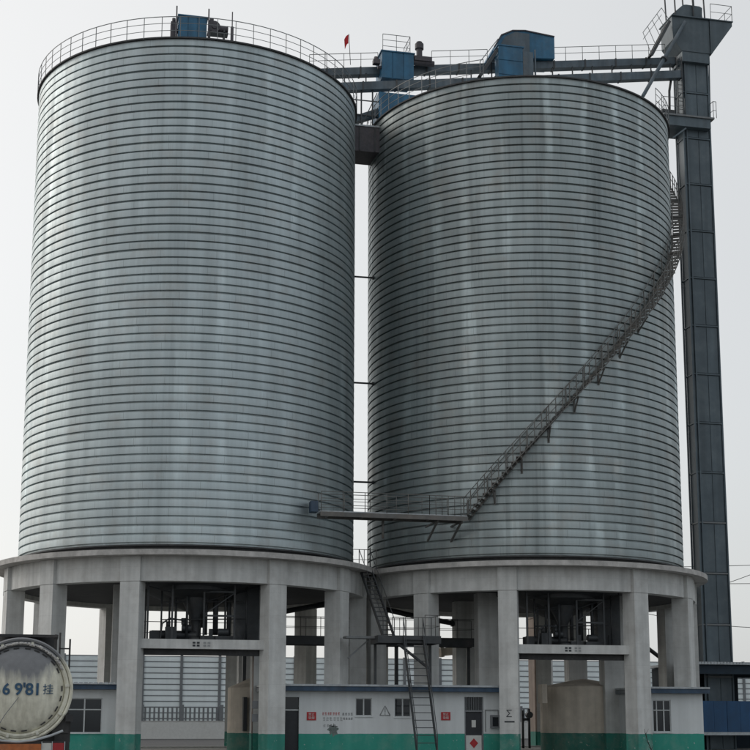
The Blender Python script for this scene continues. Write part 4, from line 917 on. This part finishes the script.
# dust roll on the top of the ring
r = random.Random(3); b_ = MB()
for i in range(60):
    a_ = R_(-62+i*2.1); rr = 1.0+r.uniform(-.012,.012)
    s_ = r.uniform(.015,.032); b_.tube((rr*sin(a_),-.03,rr*cos(a_)-.0),(rr*sin(a_+.05),-.03,rr*cos(a_+.05)),s_,6)
o = bpy.data.objects.new('dust_crust', b_.mesh('dust_crust', M['slab'])); C.objects.link(o); loc(o, (0,0,zt0))
def T(name, m, *boxes, par=None):
    b_ = MB()
    for x in boxes: b_.box(*x)
    o = bpy.data.objects.new(name, b_.mesh(name, M[m])); C.objects.link(o); return loc(o, (0,0,0), par)
T('chassis_rail','chassis',(-.5,-.38,-.0,9.0,.85,1.12)); T('chassis_rail','chassis',(.38,.5,-.0,9.0,.85,1.12))
T('saddle','chassis',(-1.0,1.0,.3,.5,1.12,1.5)); T('saddle','chassis',(-1.0,1.0,3.4,3.6,1.12,1.5)); T('side_box','chassis',(.72,1.08,.15,.7,1.45,1.9))
T('rear_bumper','orange',(-1.22,.50,-.28,-.18,1.02,1.22))
T('bumper_beam','chassis',(-1.24,1.1,-.18,-.06,.98,1.28),(-1.24,1.1,-.3,-.16,.50,.66))
l = T('tail_lamp','lampwhite',(.52,.72,-.27,-.18,1.03,1.24)); l['label'] = 'clear part of the tail lamp'
T('tail_lamp','lampred',(.73,.98,-.27,-.18,1.03,1.24))
for x_ in (.505,.725,.99): T('lamp_guard','roofedge',(x_,x_+.015,-.29,-.18,1.0,1.27))
b_ = MB().path([(-.75,-.15,1.42),(-.35,-.2,1.29),(0,-.22,1.26),(.35,-.2,1.30),(.7,-.16,1.40),(.95,-.1,1.5)], .028, 8)
o = bpy.data.objects.new('guard_hoop', b_.mesh('guard_hoop', M['roofedge'])); C.objects.link(o); loc(o)
T('side_cabinet','chassis',(.78,1.12,.2,.9,1.25,1.75),(1.0,1.16,-.02,.1,1.7,1.85))
T('top_walkway','chassis',(-.6,.78,.25,6.5,zt0+Rr+.03,zt0+Rr+.09),(.70,.76,.3,.36,zt0+Rr-.25,zt0+Rr+.1),(-.6,-.54,.3,.36,zt0+Rr-.2,zt0+Rr+.1))
T('ladder','chassis',(.80,.84,.22,.26,zt0+.75,zt0+Rr+.14),(1.02,1.06,.22,.26,zt0+.45,zt0+Rr+.0),(.80,1.06,.22,.25,zt0+.9,zt0+.93))
for y_ in (1.3,2.6,3.9):
    for s_ in (-1,1):
        b_ = MB().tube((s_*.72,y_,.52),(s_*1.2,y_,.52),.52,32); o = bpy.data.objects.new('wheel', b_.mesh('wheel', M['tyre'])); C.objects.link(o); loc(o)
        b_ = MB().tube((s_*1.19,y_,.52),(s_*1.215,y_,.52),.27,20); h_ = bpy.data.objects.new('hub', b_.mesh('hub', M['post'])); C.objects.link(h_); loc(h_, (0,0,0), o)
T('mud_flap','tyre',(-1.2,-.7,.55,.58,.25,1.05)); T('mud_flap','tyre',(.7,1.2,.55,.58,.25,1.05))
T('landing_leg','chassis',(-.6,-.48,7.4,7.55,0,1.0)); T('landing_leg','chassis',(.48,.6,7.4,7.55,0,1.0))

# ------------------------------------------------------------------ bare sapling near the right column
a = P(650,745,-13.5); t = thing('bare_sapling', 'small leafless dark sapling in front of the right silo passage column', 'sapling', (a[0],-13.5,0))
r = random.Random(11)
b_ = MB(); base = Vector((a[0]+.12,-13.5,0)); tip = Vector((P(644,729,-13.5)[0],-13.5,P(644,729,-13.5)[2]))
pts = [base.lerp(tip, k/5)+Vector((r.uniform(-.03,.03),r.uniform(-.03,.03),0))*(0 < k < 5) for k in range(6)]
for k in range(5): b_.tube(pts[k], pts[k+1], .03*(1-k/7), 6, .03*(1-(k+1)/7))
b_.build('trunk', M['bark'], t)
b_ = MB()
for k in range(1, 5):
    for j in range(2):
        d_ = Vector((r.uniform(-1,1), r.uniform(-.6,.6), r.uniform(.6,1.2))).normalized()*r.uniform(.25,.5)
        b_.tube(pts[k], pts[k]+d_, .012, 5, .004)
b_.build('branches', M['bark'], t)
